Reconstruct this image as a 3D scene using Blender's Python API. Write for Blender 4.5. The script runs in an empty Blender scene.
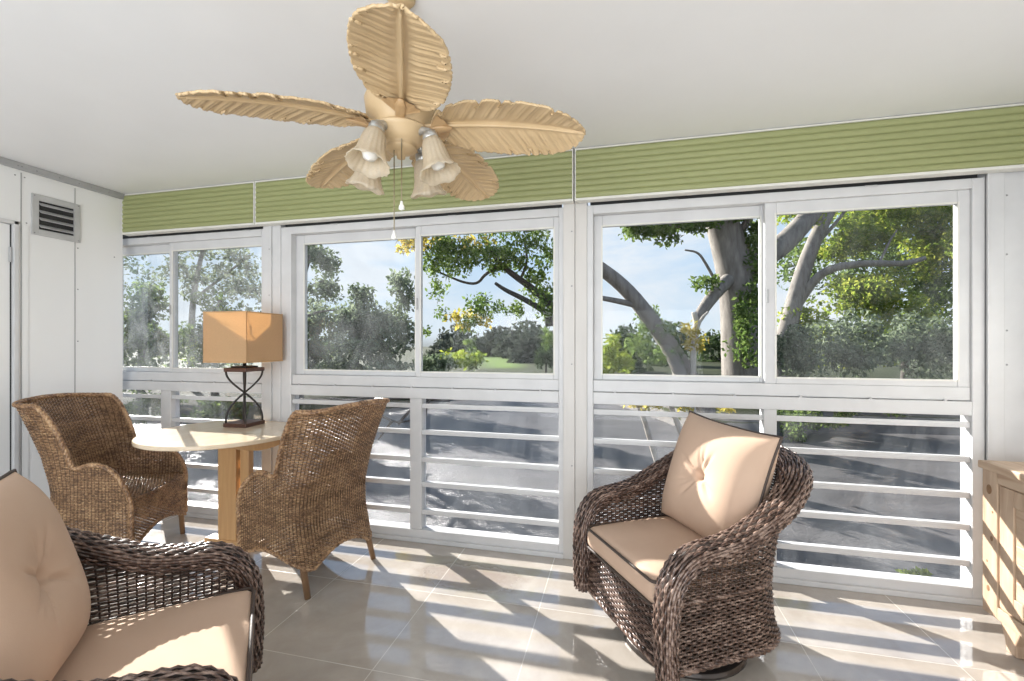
import bpy, math, random
import numpy as np
from math import sin, cos, pi, sqrt, radians as R, atan2
from mathutils import Vector, Matrix
random.seed(7); rng = np.random.default_rng(11)
sc = bpy.context.scene
C = sc.collection
# ------------------------------------------------------------------ camera numbers
F, TH, CY, H = 447.7, 0.2364, 343.9, 1.38
CT, ST = cos(TH), sin(TH)
def at(x, y, d):
    """room point at depth d (metres) on the sight line of photo position x, y"""
    r = (x - 512) * d / F
    return Vector((CT*r - ST*d, ST*r + CT*d, H + (CY - y)*d/F))
WALL = 2.887; CEIL = 2.606; LEFT = -3.965; RIGHT = 2.13; BACK = -1.7

# ------------------------------------------------------------------ materials
def nt(name):
    m = bpy.data.materials.new(name); m.use_nodes = True
    n = m.node_tree; n.nodes.clear()
    return m, n
def L(n, a, b): n.links.new(a, b)
def N(n, t, **kw):
    x = n.nodes.new(t)
    for k, v in kw.items(): setattr(x, k, v)
    return x
def ramp(n, stops, interp='LINEAR'):
    r = N(n, 'ShaderNodeValToRGB'); e = r.color_ramp.elements; r.color_ramp.interpolation = interp
    while len(e) < len(stops): e.new(0.5)
    for i, (p, c) in enumerate(stops):
        e[i].position = p; e[i].color = (*c, 1)
    return r
def coords(n, scale=(1,1,1), rot=(0,0,0), kind='Object'):
    tc = N(n, 'ShaderNodeTexCoord'); mp = N(n, 'ShaderNodeMapping')
    mp.inputs['Scale'].default_value = scale; mp.inputs['Rotation'].default_value = rot
    L(n, tc.outputs[kind], mp.inputs[0]); return mp.outputs[0]
def noise(n, vec, scale, detail=3, rough=.5, dist=0):
    x = N(n, 'ShaderNodeTexNoise'); x.inputs['Scale'].default_value = scale
    x.inputs['Detail'].default_value = detail; x.inputs['Roughness'].default_value = rough
    x.inputs['Distortion'].default_value = dist
    if vec is not None: L(n, vec, x.inputs['Vector'])
    return x.outputs['Fac']
def math_(n, op, a, b=None):
    x = N(n, 'ShaderNodeMath', operation=op)
    for i, v in enumerate((a, b)):
        if v is None: continue
        if isinstance(v, (int, float)): x.inputs[i].default_value = v
        else: L(n, v, x.inputs[i])
    return x.outputs[0]
def bump(n, h, strength, dist=.01):
    b = N(n, 'ShaderNodeBump'); b.inputs['Strength'].default_value = strength; b.inputs['Distance'].default_value = dist
    L(n, h, b.inputs['Height']); return b.outputs[0]
def out(n, sh):
    o = N(n, 'ShaderNodeOutputMaterial'); L(n, sh, o.inputs[0])
def mat(name, c1, c2=None, rough=.5, metal=0, scale=8, stretch=(1,1,1), bstr=0, bscale=60, spec=.5, detail=3, kind='Object', stops=None, dist=0):
    m, n = nt(name); p = N(n, 'ShaderNodeBsdfPrincipled')
    p.inputs['Roughness'].default_value = rough; p.inputs['Metallic'].default_value = metal
    p.inputs['Specular IOR Level'].default_value = spec
    v = coords(n, stretch, kind=kind)
    if c2 is None: c2 = tuple(x*.93 for x in c1)
    f = noise(n, v, scale, detail, .55, dist)
    r = ramp(n, stops or [(.3, c1), (.7, c2)]); L(n, f, r.inputs[0]); L(n, r.outputs[0], p.inputs['Base Color'])
    if bstr:
        L(n, bump(n, noise(n, v, bscale, 2), bstr, .004), p.inputs['Normal'])
    out(n, p.outputs[0]); return m
def wicker_mat(name, cols, rough=.42, isl=.55, fine=.5):
    m, n = nt(name); p = N(n, 'ShaderNodeBsdfPrincipled')
    p.inputs['Roughness'].default_value = rough; p.inputs['Specular IOR Level'].default_value = .6
    g = N(n, 'ShaderNodeNewGeometry'); v = coords(n)
    f = noise(n, v, 14, 3)
    f2 = noise(n, v, 75, 3)
    a = math_(n, 'ADD', math_(n, 'MULTIPLY', g.outputs['Random Per Island'], isl), math_(n, 'MULTIPLY', f, 1-isl))
    a = math_(n, 'ADD', a, math_(n, 'MULTIPLY', math_(n, 'SUBTRACT', f2, .5), fine))
    r = ramp(n, [(.25, cols[0]), (.5, cols[1]), (.78, cols[2])]); L(n, a, r.inputs[0])
    L(n, r.outputs[0], p.inputs['Base Color'])
    L(n, bump(n, f2, .25, .002), p.inputs['Normal'])
    out(n, p.outputs[0]); return m
def leaf_mat(name, cols, trans=.45):
    m, n = nt(name)
    g = N(n, 'ShaderNodeNewGeometry'); v = coords(n, kind='Object'); f = noise(n, v, .55, 2)
    a = math_(n, 'ADD', math_(n, 'MULTIPLY', g.outputs['Random Per Island'], .55), math_(n, 'MULTIPLY', f, .55))
    r = ramp(n, [(.15, cols[0]), (.5, cols[1]), (.9, cols[2])]); L(n, a, r.inputs[0])
    d = N(n, 'ShaderNodeBsdfDiffuse'); t = N(n, 'ShaderNodeBsdfTranslucent'); mx = N(n, 'ShaderNodeMixShader')
    L(n, r.outputs[0], d.inputs[0]); L(n, r.outputs[0], t.inputs[0]); mx.inputs[0].default_value = trans
    L(n, d.outputs[0], mx.inputs[1]); L(n, t.outputs[0], mx.inputs[2]); out(n, mx.outputs[0]); return m
def glass_mat(name, dirt=0., tint=(.97, .98, .98), refl=.2, dscale=3.0):
    m, n = nt(name)
    t = N(n, 'ShaderNodeBsdfTransparent'); t.inputs[0].default_value = (*tint, 1)
    gl = N(n, 'ShaderNodeBsdfGlossy'); gl.inputs['Roughness'].default_value = .015
    fr = N(n, 'ShaderNodeFresnel'); fr.inputs['IOR'].default_value = 1.45
    mx = N(n, 'ShaderNodeMixShader'); L(n, math_(n, 'MULTIPLY', fr.outputs[0], refl), mx.inputs[0])
    L(n, t.outputs[0], mx.inputs[1]); L(n, gl.outputs[0], mx.inputs[2])
    sh = mx.outputs[0]
    if dirt:
        v = coords(n, (1, 1, .7)); f = noise(n, v, dscale, 6, .7, .6)
        r = ramp(n, [(.36, (0,0,0)), (.75, (dirt,)*3)]); L(n, f, r.inputs[0])
        tr = N(n, 'ShaderNodeBsdfTranslucent'); tr.inputs[0].default_value = (.85, .88, .9, 1)
        m2 = N(n, 'ShaderNodeMixShader'); L(n, r.outputs[0], m2.inputs[0]); L(n, sh, m2.inputs[1]); L(n, tr.outputs[0], m2.inputs[2]); sh = m2.outputs[0]
    out(n, sh); return m

M_ = {}
M_['ceiling'] = mat('ceiling_paint', (.80, .80, .80), (.78, .78, .78), rough=.38, scale=3, spec=.35)
M_['wall'] = mat('wall_panel', (.78, .78, .77), (.75, .75, .74), rough=.35, scale=2, stretch=(1, 1, .2), bstr=.04, bscale=8)
M_['trimgrey'] = mat('trim_grey', (.42, .42, .42), (.36, .36, .36), rough=.4, metal=.3)
M_['alu'] = mat('white_aluminium', (.62, .62, .62), (.56, .56, .56), rough=.38, scale=5, bstr=.02)
M_['post'] = mat('post_paint', (.62, .60, .57), (.57, .55, .52), rough=.45, scale=4, stretch=(3, 3, .4))
M_['alu2'] = mat('aged_aluminium', (.52, .52, .52), (.44, .44, .44), rough=.4, metal=.2, scale=9)
M_['dark'] = mat('dark_gap', (.02, .02, .02), (.03, .03, .03), rough=.7)
M_['screw'] = mat('screw_metal', (.25, .25, .25), (.35, .35, .35), rough=.4, metal=.7)
M_['valance'] = mat('valance_green', (.315, .335, .155), (.28, .30, .13), rough=.55, scale=2.5, stretch=(.3, 1, 6))
M_['valtrim'] = mat('valance_trim', (.72, .71, .66), (.66, .65, .6), rough=.45)
M_['glass'] = glass_mat('clean_glass', .0)
M_['glassd'] = glass_mat('dusty_glass', .065, dscale=10)
M_['glassm'] = glass_mat('hazy_glass', .04, dscale=4)
M_['glassr'] = glass_mat('right_hand_glass', .02, dscale=3)
M_['glasslow'] = glass_mat('awning_glass', .04, (.97, .97, .98), .25)
M_['wood'] = mat('light_wood', (.56, .34, .16), (.47, .265, .115), rough=.4, scale=4, stretch=(9, 9, .7), bstr=.04)
M_['tabletop'] = mat('table_veneer', (.76, .62, .45), (.70, .56, .39), rough=.10, scale=3, stretch=(8, .8, 8), spec=1.0)
M_['pine'] = mat('pine_wood', (.60, .44, .27), (.49, .335, .185), rough=.5, scale=3, stretch=(7, .7, 7), bstr=.08, bscale=20, stops=[(.2, (.31, .19, .115)), (.42, (.43, .30, .20)), (.7, (.52, .385, .27))], dist=1.2)
M_['pinev'] = mat('pine_wood_upright', (.60, .44, .27), rough=.5, scale=3, stretch=(7, 7, .7), bstr=.08, bscale=20, stops=[(.2, (.30, .185, .11)), (.42, (.42, .29, .195)), (.7, (.51, .375, .26))], dist=1.2)
M_['knot'] = mat('pine_knot', (.17, .085, .035), (.27, .15, .07), rough=.55, scale=60)
M_['honey'] = wicker_mat('honey_wicker', [(.12, .058, .024), (.295, .165, .08), (.50, .32, .17)], .42, .16, 1.3)
M_['brown'] = wicker_mat('brown_wicker', [(.022, .011, .007), (.085, .045, .031), (.30, .21, .165)], .30, .34, 1.0)
M_['core'] = mat('wicker_core', (.03, .018, .012), (.04, .024, .016), rough=.6)
M_['corehoney'] = mat('wicker_core_honey', (.10, .055, .026), (.07, .038, .018), rough=.6)
M_['cushion'] = mat('tan_fabric', (.565, .405, .30), (.53, .375, .275), rough=.85, scale=6, bstr=.15, bscale=350, spec=.2)
M_['piping'] = mat('dark_piping', (.05, .034, .026), (.065, .045, .035), rough=.6)
M_['iron'] = mat('black_iron', (.022, .02, .019), (.04, .034, .03), rough=.45, metal=.4)
M_['darkwood'] = mat('dark_wood', (.10, .04, .022), (.06, .024, .014), rough=.45, scale=5, stretch=(1, 8, 8))
M_['steel'] = mat('bronze_steel', (.055, .045, .04), (.08, .068, .06), rough=.35, metal=.6)
M_['fan'] = mat('fan_cream', (.59, .44, .26), (.50, .36, .20), rough=.42, scale=7, spec=.4)
M_['fanarm'] = mat('fan_arm_tan', (.50, .33, .17), (.43, .275, .135), rough=.42, scale=9)
M_['fanlight'] = mat('fan_fitter', (.68, .58, .44), (.6, .5, .37), rough=.4)
M_['fanmetal'] = mat('fan_arm_metal', (.5, .5, .48), (.42, .42, .4), rough=.3, metal=.6)
M_['knob'] = mat('pull_knob', (.82, .82, .78), rough=.4)
M_['chain'] = mat('pull_chain', (.35, .30, .2), rough=.35, metal=.8)
M_['bark'] = mat('grey_bark', (.27, .24, .21), (.13, .11, .095), rough=.9, scale=2.5, stretch=(3, 3, .8), bstr=.8, bscale=9, detail=6)
M_['barkpale'] = mat('pale_bark', (.55, .5, .43), (.32, .28, .23), rough=.85, scale=4, detail=5)
M_['barkdark'] = mat('dark_bark', (.075, .06, .05), (.04, .032, .027), rough=.9, scale=4, detail=5)
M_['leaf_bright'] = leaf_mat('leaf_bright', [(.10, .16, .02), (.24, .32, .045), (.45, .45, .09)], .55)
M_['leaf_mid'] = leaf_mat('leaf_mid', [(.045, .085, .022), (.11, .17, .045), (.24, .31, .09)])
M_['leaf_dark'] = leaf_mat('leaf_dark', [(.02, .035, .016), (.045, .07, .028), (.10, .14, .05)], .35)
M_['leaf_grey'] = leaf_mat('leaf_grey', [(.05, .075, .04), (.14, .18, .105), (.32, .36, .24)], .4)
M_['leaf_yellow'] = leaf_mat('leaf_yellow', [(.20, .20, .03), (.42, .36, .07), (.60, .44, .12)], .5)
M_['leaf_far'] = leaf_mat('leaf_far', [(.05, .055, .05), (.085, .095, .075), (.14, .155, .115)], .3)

def shade_mat(name, col, tr, rough=.8, rib=None):
    m, n = nt(name)
    d = N(n, 'ShaderNodeBsdfPrincipled'); d.inputs['Roughness'].default_value = rough
    v = coords(n, (40, 40, 160)); f = noise(n, v, 3, 2)
    r = ramp(n, [(.3, col), (.7, tuple(c*.9 for c in col))]); L(n, f, r.inputs[0]); L(n, r.outputs[0], d.inputs['Base Color'])
    t = N(n, 'ShaderNodeBsdfTranslucent'); L(n, r.outputs[0], t.inputs[0])
    mx = N(n, 'ShaderNodeMixShader'); mx.inputs[0].default_value = tr
    L(n, d.outputs[0], mx.inputs[1]); L(n, t.outputs[0], mx.inputs[2]); out(n, mx.outputs[0]); return m
M_['lampshade'] = shade_mat('burlap_shade', (.74, .53, .31), .5)
M_['bell'] = shade_mat('frosted_bell_glass', (.86, .78, .64), .6, .3)

def floor_mat():
    m, n = nt('marble_tile_floor'); p = N(n, 'ShaderNodeBsdfPrincipled')
    v = coords(n)
    br = N(n, 'ShaderNodeSeparateXYZ'); L(n, v, br.inputs[0])
    T = .6085
    def line(o, off):
        a = math_(n, 'DIVIDE', math_(n, 'SUBTRACT', o, off), T)
        fr = math_(n, 'FRACT', math_(n, 'ADD', a, 40.0))
        d = math_(n, 'MINIMUM', fr, math_(n, 'SUBTRACT', 1.0, fr))
        return math_(n, 'LESS_THAN', d, .0032)
    g = math_(n, 'MAXIMUM', line(br.outputs[0], -1.018), line(br.outputs[1], 1.703))
    f1 = noise(n, v, 1.6, 7, .62, 1.2); f2 = noise(n, v, 7, 5, .6, .6)
    f = math_(n, 'ADD', math_(n, 'MULTIPLY', f1, .65), math_(n, 'MULTIPLY', f2, .35))
    r = ramp(n, [(.3, (.365, .32, .27)), (.5, (.45, .405, .35)), (.72, (.545, .50, .445))]); L(n, f, r.inputs[0])
    # rough brownish patch near the wall
    dx = math_(n, 'DIVIDE', math_(n, 'ADD', br.outputs[0], .86), .36); dy = math_(n, 'DIVIDE', math_(n, 'SUBTRACT', br.outputs[1], 2.52), .17)
    rr = math_(n, 'ADD', math_(n, 'MULTIPLY', dx, dx), math_(n, 'MULTIPLY', dy, dy))
    st = math_(n, 'ADD', rr, math_(n, 'MULTIPLY', noise(n, v, 9, 6, .7), 1.6))
    rs = ramp(n, [(.55, (1,1,1)), (.95, (0,0,0))])
    L(n, math_(n, 'DIVIDE', st, 2.0), rs.inputs[0])
    stf = math_(n, 'MULTIPLY', rs.outputs[0], .8)
    m1 = N(n, 'ShaderNodeMixRGB'); L(n, stf, m1.inputs[0]); L(n, r.outputs[0], m1.inputs[1]); m1.inputs[2].default_value = (.24, .18, .135, 1)
    m2 = N(n, 'ShaderNodeMixRGB'); L(n, g, m2.inputs[0]); L(n, m1.outputs[0], m2.inputs[1]); m2.inputs[2].default_value = (.58, .54, .48, 1)
    L(n, m2.outputs[0], p.inputs['Base Color'])
    ro = math_(n, 'ADD', math_(n, 'ADD', .035, math_(n, 'MULTIPLY', f2, .05)), math_(n, 'ADD', math_(n, 'MULTIPLY', stf, .5), math_(n, 'MULTIPLY', g, .4)))
    L(n, ro, p.inputs['Roughness']); p.inputs['Specular IOR Level'].default_value = 1.0; p.inputs['Coat Weight'].default_value = .6; p.inputs['Coat Roughness'].default_value = .02
    L(n, bump(n, math_(n, 'MULTIPLY', g, -1.0), .3, .002), p.inputs['Normal'])
    out(n, p.outputs[0]); return m
M_['floor'] = floor_mat()
def water_mat():
    m, n = nt('lake_water'); p = N(n, 'ShaderNodeBsdfPrincipled')
    v = coords(n, (1, 1.9, 1), (0, 0, .3))
    f = noise(n, v, 1.1, 5, .6); r = ramp(n, [(.3, (.072, .069, .068)), (.7, (.118, .113, .11))]); L(n, f, r.inputs[0])
    L(n, r.outputs[0], p.inputs['Base Color']); p.inputs['Roughness'].default_value = .3; p.inputs['IOR'].default_value = 1.33
    w = noise(n, v, 11, 7, .72, .4)
    L(n, bump(n, w, .8, .05), p.inputs['Normal']); out(n, p.outputs[0]); return m
M_['water'] = water_mat()
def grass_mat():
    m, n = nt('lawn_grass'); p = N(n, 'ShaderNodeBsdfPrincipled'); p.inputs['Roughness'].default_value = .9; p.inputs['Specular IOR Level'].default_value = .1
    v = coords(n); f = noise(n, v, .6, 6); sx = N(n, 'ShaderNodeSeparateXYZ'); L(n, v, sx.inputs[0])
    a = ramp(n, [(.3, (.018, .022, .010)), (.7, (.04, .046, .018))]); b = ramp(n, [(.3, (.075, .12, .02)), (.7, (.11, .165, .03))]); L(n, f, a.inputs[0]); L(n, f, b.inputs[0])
    t = ramp(n, [(.0, (0, 0, 0)), (1, (1, 1, 1))]); dev = math_(n, 'SUBTRACT', math_(n, 'MULTIPLY', sx.outputs[1], .07), math_(n, 'ABSOLUTE', math_(n, 'ADD', sx.outputs[0], math_(n, 'MULTIPLY', sx.outputs[1], .265))))  # brighter wedge paints the sunlit lawn, the darker rest paints tree shade
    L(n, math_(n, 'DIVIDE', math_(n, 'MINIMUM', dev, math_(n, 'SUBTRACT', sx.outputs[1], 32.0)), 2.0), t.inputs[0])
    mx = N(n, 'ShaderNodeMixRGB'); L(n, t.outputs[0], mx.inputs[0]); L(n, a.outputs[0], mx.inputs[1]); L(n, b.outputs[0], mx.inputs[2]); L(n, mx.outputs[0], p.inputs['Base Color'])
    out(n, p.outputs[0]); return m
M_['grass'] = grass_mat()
M_['soil'] = mat('dark_bank_soil', (.06, .058, .055), (.13, .12, .105), rough=.9, scale=2.5, bstr=.6, bscale=12, detail=7)

# ------------------------------------------------------------------ mesh builder
class MB:
    def __init__(s): s.v = []; s.f = []; s.n = 0
    def add(s, V, Fc):
        V = np.asarray(V, float).reshape(-1, 3); s.v.append(V)
        if isinstance(Fc, np.ndarray): Fc = Fc.tolist()
        o = s.n; s.f.extend([tuple(i + o for i in f) for f in Fc]); s.n += len(V); return s
    def box(s, x0, x1, y0, y1, z0, z1, M=None):
        V = np.array([(x, y, z) for x in (x0, x1) for y in (y0, y1) for z in (z0, z1)], float)
        if M is not None: V = np.array([M @ Vector(p) for p in V])
        return s.add(V, [(0,1,3,2), (4,6,7,5), (0,4,5,1), (2,3,7,6), (0,2,6,4), (1,5,7,3)])
    def tube(s, pts, r, n=8, closed=False, cap=True, sq=1.0, ref=None):
        P = np.asarray(pts, float); k = len(P)
        r = np.broadcast_to(np.asarray(r, float), (k,))
        T = np.zeros_like(P)
        if closed: T = np.roll(P, -1, 0) - np.roll(P, 1, 0)
        else: T[1:-1] = P[2:] - P[:-2]; T[0] = P[1]-P[0]; T[-1] = P[-1]-P[-2]
        T /= np.linalg.norm(T, axis=1)[:, None] + 1e-12
        a = np.array(ref, float) if ref is not None else (np.array((0, 0, 1.)) if abs(T[0][2]) < .9 else np.array((1., 0, 0)))
        Nn = np.zeros_like(P)
        for i in range(k):
            a = a - T[i]*a.dot(T[i]); a /= np.linalg.norm(a) + 1e-12; Nn[i] = a
        B = np.cross(T, Nn)
        ang = np.arange(n)*2*pi/n
        V = P[:, None] + r[:, None, None]*(np.cos(ang)[None, :, None]*Nn[:, None] + sq*np.sin(ang)[None, :, None]*B[:, None])
        Fc = []
        kk = k if closed else k-1
        for i in range(kk):
            j = (i+1) % k
            for q in range(n): Fc.append((i*n+q, i*n+(q+1) % n, j*n+(q+1) % n, j*n+q))
        if cap and not closed: Fc.append(tuple(range(n-1, -1, -1))); Fc.append(tuple((k-1)*n+q for q in range(n)))
        return s.add(V, Fc)
    def lathe(s, prof, n=32, M=None, cap=True):
        ang = np.arange(n)*2*pi/n
        V = np.array([(r*cos(a), r*sin(a), z) for r, z in prof for a in ang])
        if M is not None: V = np.array([M @ Vector(p) for p in V])
        Fc = [(i*n+q, i*n+(q+1) % n, (i+1)*n+(q+1) % n, (i+1)*n+q) for i in range(len(prof)-1) for q in range(n)]
        if cap:
            if prof[0][0] > 1e-6: Fc.append(tuple(range(n-1, -1, -1)))
            if prof[-1][0] > 1e-6: Fc.append(tuple((len(prof)-1)*n+q for q in range(n)))
        return s.add(V, Fc)
    def grid(s, V):
        a, b = V.shape[:2]; i, j = np.meshgrid(np.arange(a-1), np.arange(b-1), indexing='ij'); q = (i*b+j).ravel()
        return s.add(V.reshape(-1, 3), np.stack([q, q+b, q+b+1, q+1], 1))
    def prism(s, poly, z0, z1, M=None):
        n = len(poly); V = [(x, y, z) for z in (z0, z1) for x, y in poly]
        if M is not None: V = [tuple(M @ Vector(p)) for p in V]
        return s.add(V, [tuple(range(n-1, -1, -1)), tuple(range(n, 2*n))] + [(i, (i+1) % n, n+(i+1) % n, n+i) for i in range(n)])
    def build(s, name, m, parent=None, smooth=False, bevel=0, seg=2, fix=True):
        me = bpy.data.meshes.new(name)
        V = np.concatenate(s.v) if s.v else np.zeros((0, 3))
        me.from_pydata(V.tolist(), [], s.f); me.update()
        if fix and len(V) < 60000:
            import bmesh
            bm = bmesh.new(); bm.from_mesh(me); bmesh.ops.recalc_face_normals(bm, faces=bm.faces); bm.to_mesh(me); bm.free()
        if smooth: me.polygons.foreach_set('use_smooth', np.ones(len(me.polygons), bool))
        me.materials.append(m if not isinstance(m, str) else M_[m])
        o = bpy.data.objects.new(name, me); C.objects.link(o)
        if parent is not None: o.parent = parent
        if bevel:
            b = o.modifiers.new('Bevel', 'BEVEL'); b.width = bevel; b.segments = seg; b.limit_method = 'ANGLE'; b.angle_limit = R(40)
        return o
def box(name, m, b, parent=None, bevel=.003): return MB().box(*b).build(name, m, parent, bevel=bevel)
def tag(o, label, cat, group=None, kind=None):
    o['label'] = label; o['category'] = cat
    if group: o['group'] = group
    if kind: o['kind'] = kind
    return o
def thing(name, label, cat, loc=(0, 0, 0), rz=0, group=None, kind=None):
    o = bpy.data.objects.new(name, None); C.objects.link(o); o.empty_display_size = .1
    o.location = loc; o.rotation_euler = (0, 0, rz); return tag(o, label, cat, group, kind)
KIDS = {}
def copy_tree(o, parent=None):
    c = o.copy(); C.objects.link(c)
    if parent is not None: c.parent = parent
    for ch in [x for x in bpy.data.objects if x.parent == o]: copy_tree(ch, c)
    return c
def fillet(path, steps=6, it=2):
    P = [Vector(p) for p in path]
    for _ in range(it):
        Q = [P[0]]
        for a, b in zip(P[:-1], P[1:]): Q += [a.lerp(b, .25), a.lerp(b, .75)]
        Q.append(P[-1]); P = Q
    return P

# ------------------------------------------------------------------ room shell
fl = box('floor', 'floor', (LEFT-.4, RIGHT+.1, BACK-.1, WALL+.13, -.12, 0), bevel=0); tag(fl, 'glossy beige marble tile floor with thin pale grout lines', 'floor', kind='structure')
ce = box('ceiling', 'ceiling', (LEFT-.4, RIGHT+.1, BACK-.1, WALL+.13, CEIL, CEIL+.12), bevel=0); tag(ce, 'smooth white painted ceiling above the fan', 'ceiling', kind='structure')
# left wall of flat panels with a door opening toward the camera
mb = MB(); DY0, DY1, DZ = 1.25, 2.152, 2.195; WE = 2.822
mb.box(LEFT-.1, LEFT, DY1, WE, 0, CEIL); mb.box(LEFT-.1, LEFT, BACK-.1, DY0, 0, CEIL); mb.box(LEFT-.1, LEFT, DY0, DY1, DZ, CEIL)
wl = mb.build('wall_left', 'wall'); tag(wl, 'white panelled wall left of the windows with thin upright seams', 'wall', kind='structure')
for y in (2.181, 2.491):
    box('seam', 'trimgrey', (LEFT, LEFT+.0025, y-.003, y+.003, 0, CEIL-.06), wl, 0)
box('seam_cover', 'wall', (LEFT, LEFT+.004, 2.186, 2.22, 0, DZ), wl, .001)
for (y, z) in ((2.20, 2.52), (2.21, 2.21), (2.20, 1.65), (2.51, 2.10), (2.51, 1.79), (2.51, 1.4), (2.20, 1.15), (2.20, .9), (2.76, 2.08), (2.05, 2.27), (2.15, 2.52)):
    MB().lathe([(0, .003), (.004, .002), (.005, 0)], 10, Matrix.Translation((LEFT, y, z)) @ Matrix.Rotation(pi/2, 4, 'Y')).build('screw', 'screw', wl)
wr = box('wall_right', 'wall', (RIGHT, RIGHT+.1, BACK-.1, WALL+.1, 0, CEIL), bevel=0); tag(wr, 'white wall behind the pine cabinet', 'wall', kind='structure')
mb = MB(); mb.box(LEFT, -3.2, BACK-.1, BACK, 0, CEIL); mb.box(1.4, RIGHT, BACK-.1, BACK, 0, CEIL); mb.box(-3.2, 1.4, BACK-.1, BACK, 2.45, CEIL)
wb = mb.build('wall_back', 'wall'); tag(wb, 'white wall behind the viewer with a wide open doorway', 'wall', kind='structure')
tr = MB().box(LEFT, LEFT+.03, BACK, WE, CEIL-.045, CEIL).build('trim_1', 'trimgrey', bevel=.004); tag(tr, 'grey metal angle trim along the top of the left wall', 'trim', kind='structure')
for y in (2.15, 2.17, 2.25, 2.38, 2.5, 2.58, 2.7): MB().lathe([(0, .003), (.004, .002), (.005, 0)], 8, Matrix.Translation((LEFT+.03, y, CEIL-.026)) @ Matrix.Rotation(pi/2, 4, 'Y')).build('screw', 'screw', tr)
do = thing('door_1', 'white flush door at the far left edge of the photo', 'door', (LEFT, DY1, 0), kind='structure')
box('door_leaf', 'wall', (-.06, -.02, -.89, -.012, .01, DZ-.012), do, .002)
mb = MB(); mb.box(-.08, .012, -.012, .012, 0, DZ+.012); mb.box(-.08, .012, -.9, .012, DZ-.01, DZ+.014); mb.build('door_frame', 'alu', do, bevel=.002)
MB().box(-.02, -.016, -.018, -.012, 0, DZ-.012).build('gap', 'dark', do)
for z in (1.93, .3): MB().lathe([(.008, 0), (.008, .1)], 10, Matrix.Translation((-.012, -.018, z))).build('hinge', 'trimgrey', do)
box('stile_moulding', 'alu', (-.02, -.012, -.17, -.10, .1, DZ-.1), do, .003)

# vent grille on the left wall
ve = thing('vent_grille', 'grey louvred metal vent high on the left wall', 'vent', (LEFT, 2.377, 2.284))
mb = MB(); a, b, e, g = .143, .143, .104, .10
mb.box(0, .012, -a, -e, -b, b); mb.box(0, .012, e, a, -b, b); mb.box(0, .012, -e, e, g, b); mb.box(0, .012, -e, e, -b, -g); mb.build('frame', 'alu2', ve, bevel=.002)
MB().box(.0005, .0015, -e, e, -g, g).build('duct_opening', 'dark', ve)
for i in range(4):
    z = -.077 + i*.051
    MB().box(-.018, .018, -e, e, -.002, .002, Matrix.Translation((.014, 0, z)) @ Matrix.Rotation(R(38), 4, 'Y')).build('slat', 'alu2', ve)
for y in (-.13, .13):
    for z in (-.13, .13): MB().lathe([(0, .003), (.004, .002), (.005, 0)], 8, Matrix.Translation((.012, y, z)) @ Matrix.Rotation(pi/2, 4, 'Y')).build('screw', 'screw', ve)

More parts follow.
